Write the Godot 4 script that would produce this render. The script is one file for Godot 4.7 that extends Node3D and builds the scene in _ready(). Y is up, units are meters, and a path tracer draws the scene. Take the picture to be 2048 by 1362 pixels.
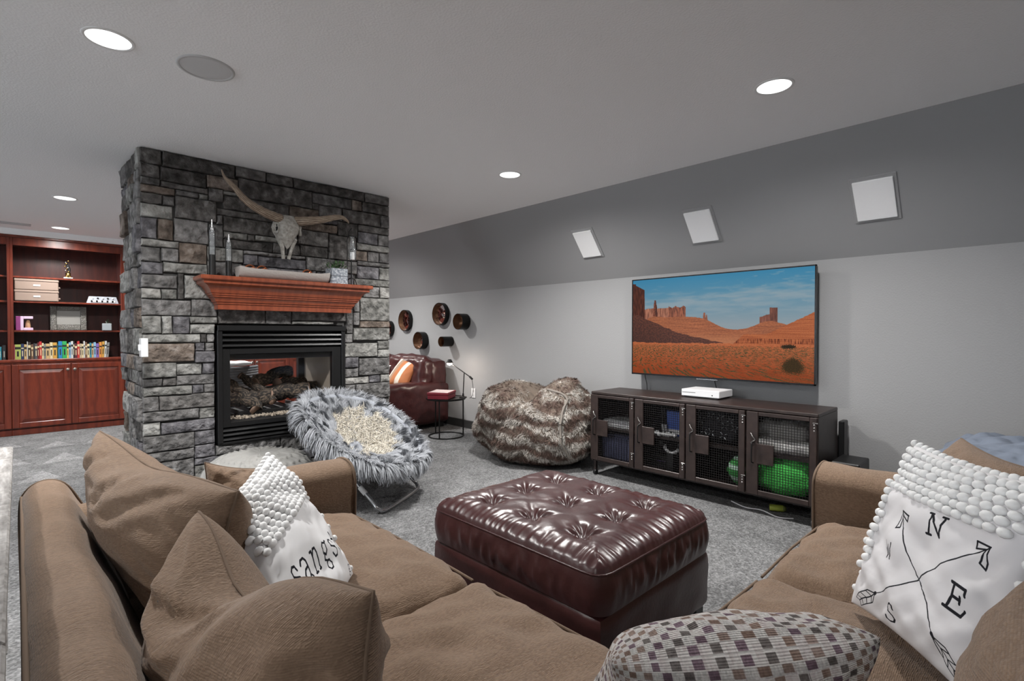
extends Node3D

const HC := 2.4            # ceiling height
var M := {}
var rng := RandomNumberGenerator.new()
var nz := FastNoiseLite.new()
var ns := FastNoiseLite.new()   # one smooth octave
var used := {}


func _ready() -> void:
	rng.seed = 7
	nz.seed = 3
	nz.frequency = 1.0
	ns.seed = 5
	ns.frequency = 1.0
	ns.fractal_type = FastNoiseLite.FRACTAL_NONE
	# camera
	var cam := Camera3D.new()
	cam.name = "camera"
	cam.position = Vector3(0, 1.2, 0)
	cam.rotation_degrees = Vector3(-0.9, -44.1, 0)
	cam.fov = 67.46
	cam.near = 0.02
	add_child(cam)
	cam.current = true
	# environment
	var we := WorldEnvironment.new()
	we.name = "environment"
	var e := Environment.new()
	e.background_mode = Environment.BG_COLOR
	e.background_color = Color(0.94, 0.97, 1.0)
	e.background_energy_multiplier = 6.5      # bright sky, feeding fill light through the added side windows
	e.tonemap_mode = Environment.TONE_MAPPER_LINEAR
	e.tonemap_exposure = 1.0
	e.sdfgi_enabled = true
	e.ssao_enabled = true
	e.ssil_enabled = true
	we.environment = e
	add_child(we)
	make_materials()
	build_room()
	build_downlights()
	build_all()


# ---------------------------------------------------------------- naming
func numbered(called: String) -> String:
	if not used.has(called):
		used[called] = 0
		return called
	used[called] += 1
	return "%s_%03d" % [called, used[called]]


func tag(o: Node, label: String, category := "", group := "", kind := "") -> void:
	if label: o.set_meta("label", label)
	if category: o.set_meta("category", category)
	if group: o.set_meta("group", group)
	if kind: o.set_meta("kind", kind)


func thing(called: String, label: String, category: String, at := Vector3.ZERO, turn := 0.0, group := "") -> Node3D:
	var o := Node3D.new()
	o.name = numbered(called)
	add_child(o)
	o.position = at
	o.rotation.y = turn
	tag(o, label, category, group)
	return o


func mi(called: String, mesh: Mesh, mat: Material, parent: Node3D, at := Vector3.ZERO, rot := Vector3.ZERO) -> MeshInstance3D:
	var o := MeshInstance3D.new()
	var top: bool = parent == null or parent == self
	o.mesh = mesh
	o.material_override = mat
	o.position = at
	o.rotation = rot
	if top:
		o.name = numbered(called)
		add_child(o, true)
	else:
		var n := called
		var k := 0
		while parent.has_node(NodePath(n)):
			k += 1
			n = "%s_%03d" % [called, k]
		o.name = n
		parent.add_child(o, true)
	return o


func pieces(called: String, mesh: Mesh, mat: Material, parent: Node3D, k: int) -> MeshInstance3D:
	# a numbered piece without a search through its siblings
	var o := MeshInstance3D.new()
	o.mesh = mesh
	o.material_override = mat
	o.name = called if k == 0 else "%s_%03d" % [called, k]
	parent.add_child(o, true)
	return o


func struct(called: String, mesh: Mesh, mat: Material, at := Vector3.ZERO) -> MeshInstance3D:
	var o := mi(called, mesh, mat, self, at)
	tag(o, "", "", "", "structure")
	return o


# ---------------------------------------------------------------- shapes
func st_new() -> SurfaceTool:
	var st := SurfaceTool.new()
	st.begin(Mesh.PRIMITIVE_TRIANGLES)
	st.set_smooth_group(-1)
	return st


func done(st: SurfaceTool) -> ArrayMesh:
	st.generate_normals()
	return st.commit()


func quad(st: SurfaceTool, a: Vector3, b: Vector3, c: Vector3, d: Vector3) -> void:
	# a b c d counter-clockwise seen from the front
	st.set_uv(Vector2(0, 1)); st.add_vertex(a)
	st.set_uv(Vector2(1, 0)); st.add_vertex(c)
	st.set_uv(Vector2(1, 1)); st.add_vertex(b)
	st.set_uv(Vector2(0, 1)); st.add_vertex(a)
	st.set_uv(Vector2(0, 0)); st.add_vertex(d)
	st.set_uv(Vector2(1, 0)); st.add_vertex(c)


func tri(st: SurfaceTool, a: Vector3, b: Vector3, c: Vector3) -> void:
	st.set_uv(Vector2.ZERO); st.add_vertex(a); st.set_uv(Vector2.ONE); st.add_vertex(c); st.set_uv(Vector2(0, 1)); st.add_vertex(b)


# chamfered box between lo and hi, in the frame t
func cbox(st: SurfaceTool, lo: Vector3, hi: Vector3, bev := 0.004, t := Transform3D()) -> void:
	var c := (lo + hi) * 0.5
	var h := (hi - lo) * 0.5
	bev = minf(bev, 0.45 * minf(h.x, minf(h.y, h.z)))
	var g := h - Vector3(bev, bev, bev)
	for ax in 3:
		var a1 := (ax + 1) % 3
		var a2 := (ax + 2) % 3
		for s in [-1.0, 1.0]:
			var n := Vector3.ZERO
			n[ax] = s * h[ax]
			var u := Vector3.ZERO
			u[a1] = g[a1] * s
			var v := Vector3.ZERO
			v[a2] = g[a2]
			quad(st, t * (c + n - u - v), t * (c + n + u - v), t * (c + n + u + v), t * (c + n - u + v))
	if bev <= 0.0:
		return
	for ax in 3:
		var a1 := (ax + 1) % 3
		var a2 := (ax + 2) % 3
		for s1 in [-1.0, 1.0]:
			for s2 in [-1.0, 1.0]:
				var p := Vector3.ZERO
				p[a1] = s1 * h[a1]
				p[a2] = s2 * g[a2]
				var q := Vector3.ZERO
				q[a1] = s1 * g[a1]
				q[a2] = s2 * h[a2]
				var l := Vector3.ZERO
				l[ax] = g[ax] * s1 * s2
				quad(st, t * (c + p - l), t * (c + p + l), t * (c + q + l), t * (c + q - l)) if false else quad(st, t * (c + q - l), t * (c + p - l), t * (c + p + l), t * (c + q + l))
	for sx in [-1.0, 1.0]:
		for sy in [-1.0, 1.0]:
			for sz in [-1.0, 1.0]:
				var px := c + Vector3(sx * h.x, sy * g.y, sz * g.z)
				var py := c + Vector3(sx * g.x, sy * h.y, sz * g.z)
				var pz := c + Vector3(sx * g.x, sy * g.y, sz * h.z)
				if sx * sy * sz > 0:
					tri(st, t * px, t * py, t * pz)
				else:
					tri(st, t * px, t * pz, t * py)


func boxm(lo: Vector3, hi: Vector3, bev := 0.004) -> ArrayMesh:
	var st := st_new()
	cbox(st, lo, hi, bev)
	return done(st)


# box of a size centred on x, z, standing on y = 0
func slab(w: float, h: float, d: float, bev := 0.004) -> ArrayMesh:
	return boxm(Vector3(-w / 2, 0, -d / 2), Vector3(w / 2, h, d / 2), bev)


# grid of points f(u, v), u and v from 0 to 1; uv scaled by us, vs
func surf(nu: int, nv: int, f: Callable, us := 1.0, vs := 1.0, wrap_u := false, flip := false, colf = null) -> ArrayMesh:
	var P := PackedVector3Array()
	var UV := PackedVector2Array()
	var C := PackedColorArray()
	P.resize((nu + 1) * (nv + 1))
	UV.resize(P.size())
	var hc := colf != null
	if hc: C.resize(P.size())
	for j in nv + 1:
		for i in nu + 1:
			var u := float(i) / nu
			var v := float(j) / nv
			P[j * (nu + 1) + i] = f.call(u, v)
			UV[j * (nu + 1) + i] = Vector2(u * us, v * vs)
			if hc: C[j * (nu + 1) + i] = colf.call(u, v)
	return grid_mesh(P, UV, nu, nv, wrap_u, flip, C)


func grid_mesh(P: PackedVector3Array, UV: PackedVector2Array, nu: int, nv: int, wrap_u := false, flip := false, C := PackedColorArray()) -> ArrayMesh:
	var N := PackedVector3Array()
	N.resize(P.size())
	var w := nu + 1
	for j in nv + 1:
		for i in nu + 1:
			var i0 := i - 1
			var i1 := i + 1
			if wrap_u:
				if i0 < 0: i0 = nu - 1
				if i1 > nu: i1 = 1
			else:
				i0 = maxi(i0, 0)
				i1 = mini(i1, nu)
			var j0 := maxi(j - 1, 0)
			var j1 := mini(j + 1, nv)
			var du := P[j * w + i1] - P[j * w + i0]
			var dv := P[j1 * w + i] - P[j0 * w + i]
			if du.length_squared() < 1e-12:
				var jj := j + (1 if j == 0 else -1)
				du = P[jj * w + i1] - P[jj * w + i0]
			var n := du.cross(dv)
			if n.length_squared() < 1e-18: n = Vector3.UP
			n = n.normalized()
			N[j * w + i] = -n if flip else n
	var I := PackedInt32Array()
	I.resize(nu * nv * 6)
	var k := 0
	for j in nv:
		for i in nu:
			var a := j * w + i
			var b := a + 1
			var c := a + w + 1
			var d := a + w
			if flip:
				I[k] = a; I[k + 1] = b; I[k + 2] = c; I[k + 3] = a; I[k + 4] = c; I[k + 5] = d
			else:
				I[k] = a; I[k + 1] = c; I[k + 2] = b; I[k + 3] = a; I[k + 4] = d; I[k + 5] = c
			k += 6
	var arr := []
	arr.resize(Mesh.ARRAY_MAX)
	arr[Mesh.ARRAY_VERTEX] = P
	arr[Mesh.ARRAY_NORMAL] = N
	arr[Mesh.ARRAY_TEX_UV] = UV
	if C.size(): arr[Mesh.ARRAY_COLOR] = C
	arr[Mesh.ARRAY_INDEX] = I
	var m := ArrayMesh.new()
	m.add_surface_from_arrays(Mesh.PRIMITIVE_TRIANGLES, arr)
	return m


func join(parts: Array) -> ArrayMesh:
	var st := SurfaceTool.new()
	st.begin(Mesh.PRIMITIVE_TRIANGLES)
	for p in parts:
		if p is Array:
			st.append_from(p[0], 0, p[1])
		else:
			st.append_from(p, 0, Transform3D())
	return st.commit()


# turned shape: profile of (radius, height) from bottom to top
func lathe(prof: Array, segs := 24) -> ArrayMesh:
	var n := prof.size()
	return surf(segs, n - 1, func(u, v):
		var p: Vector2 = prof[roundi(v * (n - 1))]
		var a: float = -u * TAU
		return Vector3(cos(a) * p.x, p.y, sin(a) * p.x), 1, 1, true)


# like lathe, with creases between the rings: every ring pair is its own strip
func lathe_hard(prof: Array, segs := 24) -> ArrayMesh:
	var out := []
	for k in prof.size() - 1:
		out.append(lathe([prof[k], prof[k + 1]], segs))
	return join(out)


func smooth_path(pts: Array, n := 6) -> Array:
	var out := []
	for i in pts.size() - 1:
		var p0: Vector3 = pts[maxi(i - 1, 0)]
		var p1: Vector3 = pts[i]
		var p2: Vector3 = pts[i + 1]
		var p3: Vector3 = pts[mini(i + 2, pts.size() - 1)]
		for k in n:
			out.append(p1.cubic_interpolate(p2, p0, p3, float(k) / n))
	out.append(pts[-1])
	return out


# round bar along points; r is a number or a list as long as the points
func tube(pts: Array, r, segs := 8, caps := true) -> ArrayMesh:
	var n := pts.size()
	var P := PackedVector3Array()
	var UV := PackedVector2Array()
	var side := Vector3.ZERO
	var rows := []
	var ln := 0.0
	for i in n:
		var d: Vector3 = (pts[mini(i + 1, n - 1)] - pts[maxi(i - 1, 0)])
		d = d.normalized() if d.length() > 1e-9 else Vector3.UP
		if i == 0:
			side = d.cross(Vector3.UP if absf(d.y) < 0.9 else Vector3.RIGHT).normalized()
		else:
			side = (side - d * side.dot(d)).normalized()
			ln += (pts[i] - pts[i - 1]).length()
		var up := side.cross(d)
		var rad: float = r[i] if r is Array else r
		if caps and i == 0: rows.append([pts[i], side, up, 0.0, ln])
		rows.append([pts[i], side, up, rad, ln])
		if caps and i == n - 1: rows.append([pts[i], side, up, 0.0, ln])
	for q in rows:
		for k in segs + 1:
			var a := TAU * k / segs
			P.append(q[0] + (q[1] * cos(a) + q[2] * sin(a)) * q[3])
			UV.append(Vector2(float(k) / segs, q[4] * 10.0))
	return grid_mesh(P, UV, segs, rows.size() - 1, true, true)


# polygon (x, y) swept straight along z from z0 to z1
func extrude(poly: PackedVector2Array, z0: float, z1: float, st: SurfaceTool, t := Transform3D()) -> void:
	if not Geometry2D.is_polygon_clockwise(poly):
		poly = poly.duplicate()
	else:
		poly = poly.duplicate()
		poly.reverse()
	var ix := Geometry2D.triangulate_polygon(poly)
	for k in range(0, ix.size(), 3):
		var a := poly[ix[k]]
		var b := poly[ix[k + 1]]
		var c := poly[ix[k + 2]]
		if (b - a).cross(c - a) < 0:
			var s := b
			b = c
			c = s
		tri(st, t * Vector3(a.x, a.y, z1), t * Vector3(b.x, b.y, z1), t * Vector3(c.x, c.y, z1))
		tri(st, t * Vector3(a.x, a.y, z0), t * Vector3(c.x, c.y, z0), t * Vector3(b.x, b.y, z0))
	for k in poly.size():
		var a := poly[k]
		var b := poly[(k + 1) % poly.size()]
		quad(st, t * Vector3(a.x, a.y, z0), t * Vector3(b.x, b.y, z0), t * Vector3(b.x, b.y, z1), t * Vector3(a.x, a.y, z1))


func frame_of(x: Vector3, y: Vector3, z: Vector3, o: Vector3) -> Transform3D:
	return Transform3D(Basis(x, y, z), o)


# soft block: a box whose edges are rounded by r, puffed on top by puff, on a fine grid (for cushions)
func cushion(size: Vector3, r: float, puff: float, n := 20, wr := 0.004, seed := 0.0, pw := 2.0) -> ArrayMesh:
	var h := size * 0.5
	var out := []
	for ax in 3:
		var a1 := (ax + 1) % 3
		var a2 := (ax + 2) % 3
		for s in [-1.0, 1.0]:
			out.append(surf(n, n, func(u, v):
				var p := Vector3.ZERO
				p[ax] = s * h[ax]
				p[a1] = (u * 2 - 1) * h[a1]
				p[a2] = (v * 2 - 1) * h[a2] * s
				return soft_point(p, h, r, puff, wr, seed, pw), size[a1] * 10, size[a2] * 10))
	return join(out)


func soft_point(p: Vector3, h: Vector3, r: float, puff: float, wr: float, seed: float, pw: float) -> Vector3:
	var q := Vector3(clampf(p.x, -h.x + r, h.x - r), clampf(p.y, -h.y + r, h.y - r), clampf(p.z, -h.z + r, h.z - r))
	var d := p - q
	var o := q + (d.normalized() * r if d.length() > 1e-6 else d)
	var fx := 1.0 - pow(absf(p.x / h.x), pw)
	var fz := 1.0 - pow(absf(p.z / h.z), pw)
	var fy := 1.0 - pow(absf(p.y / h.y), pw)
	o.y += signf(p.y) * puff * fx * fz * absf(p.y / h.y)
	o.x += signf(p.x) * puff * 0.35 * fy * fz * absf(p.x / h.x)
	o.z += signf(p.z) * puff * 0.35 * fy * fx * absf(p.z / h.z)
	var w := ns.get_noise_3d(o.x * 9 + seed, o.y * 9 - seed, o.z * 9) * wr
	return o + (d.normalized() if d.length() > 1e-6 else Vector3.ZERO) * w


# ---------------------------------------------------------------- materials
func mat(c: Color, rough := 0.8, metal := 0.0, spec := 0.5) -> StandardMaterial3D:
	var m := StandardMaterial3D.new()
	m.albedo_color = c
	m.roughness = rough
	m.metallic = metal
	m.metallic_specular = spec
	return m


func c8(r: float, g: float, b: float) -> Color:
	return Color(r / 255.0, g / 255.0, b / 255.0)


func img_tex(im: Image) -> ImageTexture:
	return ImageTexture.create_from_image(im)


func noise_tex(freq: float, octaves := 4, size := 256, normal := 0.0, lo := Color.BLACK, hi := Color.WHITE, seed := 1, kind := FastNoiseLite.TYPE_SIMPLEX_SMOOTH) -> NoiseTexture2D:
	var f := FastNoiseLite.new()
	f.noise_type = kind
	f.seed = seed
	f.frequency = freq
	f.fractal_octaves = octaves
	var t := NoiseTexture2D.new()
	t.width = size
	t.height = size
	t.seamless = true
	t.noise = f
	if normal > 0.0:
		t.as_normal_map = true
		t.bump_strength = normal
	else:
		var g := Gradient.new()
		g.set_color(0, lo)
		g.set_color(1, hi)
		t.color_ramp = g
	return t


func tri_map(m: StandardMaterial3D, scale: float, world := false) -> StandardMaterial3D:
	m.uv1_triplanar = true
	m.uv1_world_triplanar = world
	m.uv1_scale = Vector3.ONE * scale
	return m


func height_tex(size: int, f: Callable) -> ImageTexture:
	var d := PackedByteArray()
	d.resize(size * size)
	for y in size:
		for x in size:
			d[y * size + x] = int(clampf(f.call(float(x) / size, float(y) / size), 0, 1) * 255)
	return img_tex(Image.create_from_data(size, size, false, Image.FORMAT_L8, d))


func color_tex(w: int, h: int, f: Callable) -> ImageTexture:
	var d := PackedByteArray()
	d.resize(w * h * 3)
	var k := 0
	for y in h:
		for x in w:
			var c: Color = f.call(float(x) / w, float(y) / h)
			d[k] = int(clampf(c.r, 0, 1) * 255)
			d[k + 1] = int(clampf(c.g, 0, 1) * 255)
			d[k + 2] = int(clampf(c.b, 0, 1) * 255)
			k += 3
	return img_tex(Image.create_from_data(w, h, false, Image.FORMAT_RGB8, d))


func bump(m: StandardMaterial3D, t: Texture2D, scale: float) -> StandardMaterial3D:
	m.heightmap_enabled = true
	m.heightmap_texture = t
	m.heightmap_scale = scale
	return m


func hash2(x: int, y: int) -> float:
	var h := (x * 374761393 + y * 668265263) & 0x7fffffff
	h = ((h ^ (h >> 13)) * 1274126177) & 0x7fffffff
	return float((h ^ (h >> 16)) & 0xffff) / 65535.0


func fabric_weave(u: float, v: float) -> float:
	# chenille: soft broken ribs, 32 across the tile
	var n := 32.0
	var row := int(v * n)
	var f := v * n - row
	var cx := u * 40.0 + hash2(row, 3) * 5.0
	var col := int(cx)
	var g := cx - col
	return sqrt(maxf(0.0, sin(f * PI))) * (0.45 + 0.55 * hash2(col, row)) * (0.5 + 0.5 * sqrt(sin(g * PI)))


func chenille(u: float, v: float) -> float:
	# short uneven ribs of yarn
	var n := 48
	var w := 0.25 * tile_noise(u, v, 5, 14)
	var y := v * n + w * 3.0
	var row := int(y) % n
	var f := y - int(y)
	var a := tile_noise(fmod(u + hash2(row, 7), 1.0), (row + 0.5) / n, 24, 9)
	var b := tile_noise(u, v, 96, 8)
	return clampf((0.35 + 0.65 * sqrt(maxf(0.0, sin(f * PI)))) * (0.25 + 0.75 * a) * 1.05 + 0.3 * (b - 0.4), 0, 1)


func make_materials() -> void:
	var speck := noise_tex(0.35, 2, 256, 0.0, Color(0.86, 0.86, 0.86), Color(1, 1, 1), 5)
	var weave := height_tex(256, fabric_weave)
	M.weave = weave
	M.chenille = height_tex(256, chenille)
	M.wall = mat(c8(154, 154, 155), 0.9)
	bump(tri_map(M.wall, 2.0), noise_tex(0.15, 3, 256), 0.08)
	M.ceiling = mat(c8(247, 247, 248), 0.95)
	bump(tri_map(M.ceiling, 2.0), noise_tex(0.15, 3, 256), 0.1)
	M.white = mat(c8(235, 235, 235), 0.5)
	M.plastic_white = mat(c8(225, 226, 228), 0.35)
	M.black = mat(c8(22, 22, 23), 0.4)
	M.black_metal = mat(c8(30, 29, 29), 0.38, 0.6)
	M.base = mat(c8(42, 41, 41), 0.5)
	M.chrome = mat(c8(190, 190, 192), 0.18, 1.0)
	M.grill = mat(c8(196, 196, 197), 0.8)
	M.lamp = mat(c8(255, 255, 255), 0.5)
	M.lamp.emission_enabled = true
	M.lamp.emission = Color(1, 1, 1)
	M.lamp.emission_energy_multiplier = 2.2


# ---------------------------------------------------------------- room
func build_room() -> void:
	M.carpet = mat(Color.WHITE, 0.97, 0.0, 0.2)
	M.pile = height_tex(512, func(u, v): return clampf(0.5 * tile_noise(u, v, 128, 1) + 0.3 * tile_noise(u, v, 64, 2) + 0.2 * tile_noise(u, v, 16, 3), 0, 1))
	M.carpet.albedo_color = c8(136, 136, 137)
	M.carpet.albedo_texture = color_tex(512, 512, func(u, v):
		var t: float = 0.55 * tile_noise(u, v, 128, 1) + 0.25 * tile_noise(u, v, 50, 5) + 0.2 * tile_noise(u, v, 9, 4)
		var g := lerpf(0.62, 1.0, clampf((t - 0.2) * 1.6, 0, 1))
		return Color(g, g, g))
	tri_map(M.carpet, 1.25)
	bump(M.carpet, M.pile, 1.0)
	M.carpet_light = M.carpet.duplicate()
	M.carpet_light.albedo_color = c8(160, 160, 161)
	var fl := struct("floor", boxm(Vector3(-5.2, -0.15, -8.9), Vector3(4.2, 0, 3.2), 0.0), M.carpet)
	# patches where the vacuum left the pile standing the other way
	for q in [[-0.10, -7.55, 0.13, 0.34], [0.28, -7.35, 0.15, 0.36], [0.62, -7.3, 0.13, 0.34], [0.30, -6.55, 0.15, 0.5], [-0.08, -6.6, 0.16, 0.42], [0.75, -6.5, 0.14, 0.42], [0.12, -5.8, 0.14, 0.4]]:
		var st0 := st_new()
		var a := Vector3(q[0] - q[2], 0.0012, q[1] + q[3] * 0.5)
		var b := Vector3(q[0] + q[2], 0.0012, q[1] + q[3] * 0.5)
		var c := Vector3(q[0] + 0.02, 0.0012, q[1] - q[3] * 0.5)
		tri(st0, a, b, c)
		mi("brushed_pile", done(st0), M.carpet_light, fl)
	struct("ceiling", boxm(Vector3(-5.2, HC, -8.9), Vector3(3.53, HC + 0.15, 3.2), 0.0), M.ceiling)
	struct("wall_right", boxm(Vector3(4.05, -0.15, -8.9), Vector3(4.2, 1.72, 3.2), 0.0), M.wall)
	var st := st_new()
	extrude(PackedVector2Array([Vector2(4.05, 1.708), Vector2(3.49, HC), Vector2(3.49, HC + 0.15), Vector2(4.2, HC + 0.15), Vector2(4.2, 1.708)]), -8.9, 3.2, st)
	struct("wall_sloped", done(st), M.wall)
	struct("wall_far", boxm(Vector3(-5.2, -0.15, -8.9), Vector3(4.2, HC + 0.15, -8.72), 0.0), M.wall)
	# the unseen left wall; its three windows are added to send in fill daylight
	var wl := st_new()
	cbox(wl, Vector3(-5.2, -0.15, -8.9), Vector3(-5.05, 0.6, 3.2), 0.0)
	cbox(wl, Vector3(-5.2, 2.15, -8.9), Vector3(-5.05, HC + 0.15, 3.2), 0.0)
	var z := -8.9
	var k := 1
	for wz in [-6.4, -2.9, 0.6, 5.4]:
		cbox(wl, Vector3(-5.2, 0.6, z), Vector3(-5.05, 2.15, minf(wz - 1.1, 3.2)), 0.0)
		z = wz + 1.1
		if wz < 3.0:
			var fr := st_new()
			for q in [[0.6, 0.66, -1.1, 1.1], [2.09, 2.15, -1.1, 1.1], [0.66, 2.09, -1.1, -1.04], [0.66, 2.09, 1.04, 1.1], [0.66, 2.09, -0.03, 0.03]]:
				cbox(fr, Vector3(-5.18, q[0], wz + q[2]), Vector3(-5.08, q[1], wz + q[3]), 0.004)
			var w := struct("added_window_%d" % k, done(fr), M.white)
			var pane := mat(Color(1, 1, 1, 0.04), 0.03)
			pane.transparency = BaseMaterial3D.TRANSPARENCY_ALPHA
			mi("pane", boxm(Vector3(-5.135, 0.66, wz - 1.04), Vector3(-5.13, 2.09, wz + 1.04), 0.0), pane, w)
			k += 1
	struct("wall_left", done(wl), M.wall)
	struct("wall_near", boxm(Vector3(-5.2, -0.15, 3.05), Vector3(4.2, HC + 0.15, 3.2), 0.0), M.wall)
	struct("baseboard_right", boxm(Vector3(4.03, 0, -8.72), Vector3(4.05, 0.1, 3.05), 0.004), M.base)


func downlight(at: Vector3, label: String, energy: float) -> void:
	var o := thing("downlight", label, "ceiling light", at, 0, "recessed downlights in the white ceiling")
	mi("trim_ring", lathe([Vector2(0.075, 0.002), Vector2(0.077, -0.004), Vector2(0.088, -0.004), Vector2(0.09, 0.001)], 32), M.white, o)
	mi("glowing_lens", lathe([Vector2(0.0, -0.003), Vector2(0.06, -0.0032), Vector2(0.0765, -0.002), Vector2(0.0765, 0.004)], 32), M.lamp, o)
	var l := SpotLight3D.new()
	l.name = "lamp_light"
	l.position = Vector3(0, -0.012, 0)
	l.rotation_degrees = Vector3(-90, 0, 0)
	l.spot_angle = 85
	l.spot_angle_attenuation = 1.0
	l.spot_range = 14
	l.spot_attenuation = 2.0
	l.light_energy = energy
	l.light_color = Color(1, 0.993, 0.98)
	l.light_size = 0.075
	l.shadow_enabled = true
	o.add_child(l)


func build_downlights() -> void:
	var E := 9.0
	downlight(Vector3(0.28, HC, -2.66), "large oval-looking glowing downlight at upper left, beside the round ceiling speaker", E)
	downlight(Vector3(2.66, HC, -0.91), "glowing downlight above the television end of the ceiling, nearest the slope's right panel", E * 0.74)
	downlight(Vector3(2.70, HC, -2.81), "glowing downlight in mid ceiling between fireplace top and television", E * 1.12)
	downlight(Vector3(0.316, HC, -6.06), "glowing downlight just left of the stone chimney, higher of the two near it", E * 0.8)
	downlight(Vector3(0.366, HC, -7.83), "small glowing downlight directly above the bookcase, lowest in view", E * 0.6)
	downlight(Vector3(2.7, HC, -6.1), "recessed downlight hidden behind the stone chimney, over the leather sofa", E)
	downlight(Vector3(2.7, HC, -7.8), "unseen recessed downlight behind the stone chimney, lighting the right-hand bookcases", E * 0.7)  # out of view; lights the right-hand bookcases from behind the chimney
	downlight(Vector3(-2.1, HC, -2.7), "added fill downlight beyond the left picture edge, level with the sofa", E)  # this lamp and the three after it are added fill, out of view
	downlight(Vector3(-2.1, HC, 0.9), "added fill downlight behind the viewer at the left", E)
	downlight(Vector3(-2.1, HC, -6.1), "added fill downlight beyond the left picture edge, level with the chimney back", E * 0.4)
	downlight(Vector3(-2.1, HC, -7.8), "added fill downlight beyond the left picture edge, near the left-hand bookcase", E * 0.4)


# value noise that repeats on the unit tile
func tile_noise(u: float, v: float, n: int, seed: int) -> float:
	var x := u * n
	var y := v * n
	var i := int(x)
	var j := int(y)
	var fx := x - i
	var fy := y - j
	fx = fx * fx * (3 - 2 * fx)
	fy = fy * fy * (3 - 2 * fy)
	var i1 := (i + 1) % n
	var j1 := (j + 1) % n
	i %= n
	j %= n
	var s := seed * 977
	return lerpf(lerpf(hash2(i + s, j), hash2(i1 + s, j), fx), lerpf(hash2(i + s, j1), hash2(i1 + s, j1), fx), fy)


# ---------------------------------------------------------------- stone chimney (stone face 181 cm wide; tone, then x, y, width, height in cm)
const STONES := "d0,230,12,10 d12,230,44,10 d56,232,21,8 d77,232,20,8 d97,232,60,8 d157,232,24,8 d0,221,11,9 d11,220,27,10 b38,221,20,9 d58,218,54,14 m112,223,34,9 b146,223,9,9 d155,223,26,9 m0,216,11,5 d11,216,28,4 b0,211,19,5 m19,212,14,4 d39,212,9,9 d0,204,12,7 m12,204,7,7 d19,197,25,15 d48,208,46,10 b94,208,23,10 d117,212,20,11 d137,212,35,11 m172,212,9,11 g0,195,18,9 p0,181,9,14 b9,181,9,14 m18,181,21,16 m44,196,4,7 m39,180,9,16 d44,203,46,5 d48,192,43,11 g48,187,16,5 d64,187,5,5 g69,188,22,4 d48,180,34,7 d82,180,20,8 b100,201,33,7 d133,200,18,12 d100,189,25,12 d125,180,24,20 d102,180,23,9 p151,196,19,10 m170,196,11,10 g149,190,32,6 d151,206,30,6 m160,181,11,9 m171,181,10,9 b149,181,11,9 g0,176,21,5 m0,166,11,10 m11,167,10,9 b21,167,17,14 g38,170,23,10 m61,177,45,3 p61,169,10,8 p71,169,36,8 p0,158,12,8 g12,160,26,7 m38,159,22,11 p60,159,51,10 m107,169,43,11 m150,177,31,4 p150,166,21,11 g171,166,10,11 g147,160,34,6 m155,150,16,10 l171,150,10,10 g152,130,29,20 m146,137,6,14 m0,149,20,9 d20,142,4,18 g24,143,24,16 l0,142,11,7 g11,142,9,7 m0,131,28,11 m28,131,16,12 g0,119,11,12 g11,119,6,12 p17,119,10,12 g27,126,17,5 g27,119,15,7 g0,113,33,6 d33,113,4,6 m37,113,5,6 b0,100,30,13 p30,107,6,6 m36,107,6,6 p30,99,12,8 g0,90,19,10 g19,91,15,8 p34,91,8,8 m0,84,11,6 d11,84,8,6 m19,84,23,7 g0,78,28,6 p28,78,7,6 m35,78,7,6 m0,68,9,10 d9,68,33,10 m0,61,32,7 g32,60,10,8 g0,52,10,9 p10,52,32,8 m0,41,29,11 p29,42,13,10 p29,33,13,9 m0,34,29,7 p29,28,36,5 m0,21,29,13 g29,14,20,14 p49,12,34,16 d44,126,32,12 m76,126,19,12 d95,129,45,11 g95,126,34,3 m140,119,6,21 m146,126,6,11 b152,124,29,6 g146,113,35,11 m138,111,8,8 g138,99,31,12 g169,105,12,8 g169,98,12,7 p138,90,13,9 m151,83,30,15 m138,82,13,8 l138,76,23,6 p161,76,11,7 l172,76,9,7 m138,68,10,8 m148,62,33,14 p138,55,10,13 m148,54,33,8 p138,47,43,7 m42,33,44,7 m86,28,54,12 p83,20,57,8 m98,8,45,12 m140,34,41,13 p140,20,41,14 m0,0,48,14 m52,140,48,14 m100,140,46,14 p48,0,48,12 m143,2,38,14 p115,155,32,14 p96,0,47,8 m52,154,48,5 m3,14,26,7 m148,16,33,4 g91,195,9,13 g83,14,15,6 p69,28,17,5 g101,154,14,5 p117,208,16,4 m91,189,9,6 m48,147,4,12 p148,152,7,8 g44,140,8,3 p111,159,4,10 g33,212,6,4 g48,218,10,3 m112,218,5,5"


func stone_mat(c: Color, seed: int) -> StandardMaterial3D:
	var m := mat(Color.WHITE, 0.88, 0.0, 0.35)
	var g := Gradient.new()
	g.offsets = PackedFloat32Array([0.0, 0.35, 0.55, 0.75, 1.0])
	g.colors = PackedColorArray([c.darkened(0.45), c.darkened(0.18), c, c.lightened(0.1), c.lightened(0.3)])
	var t := noise_tex(0.018, 5, 256, 0.0, Color.BLACK, Color.WHITE, seed)
	t.color_ramp = g
	m.albedo_texture = t
	tri_map(m, 2.3, true)
	return bump(m, M.rock_bump, 1.6)


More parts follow.
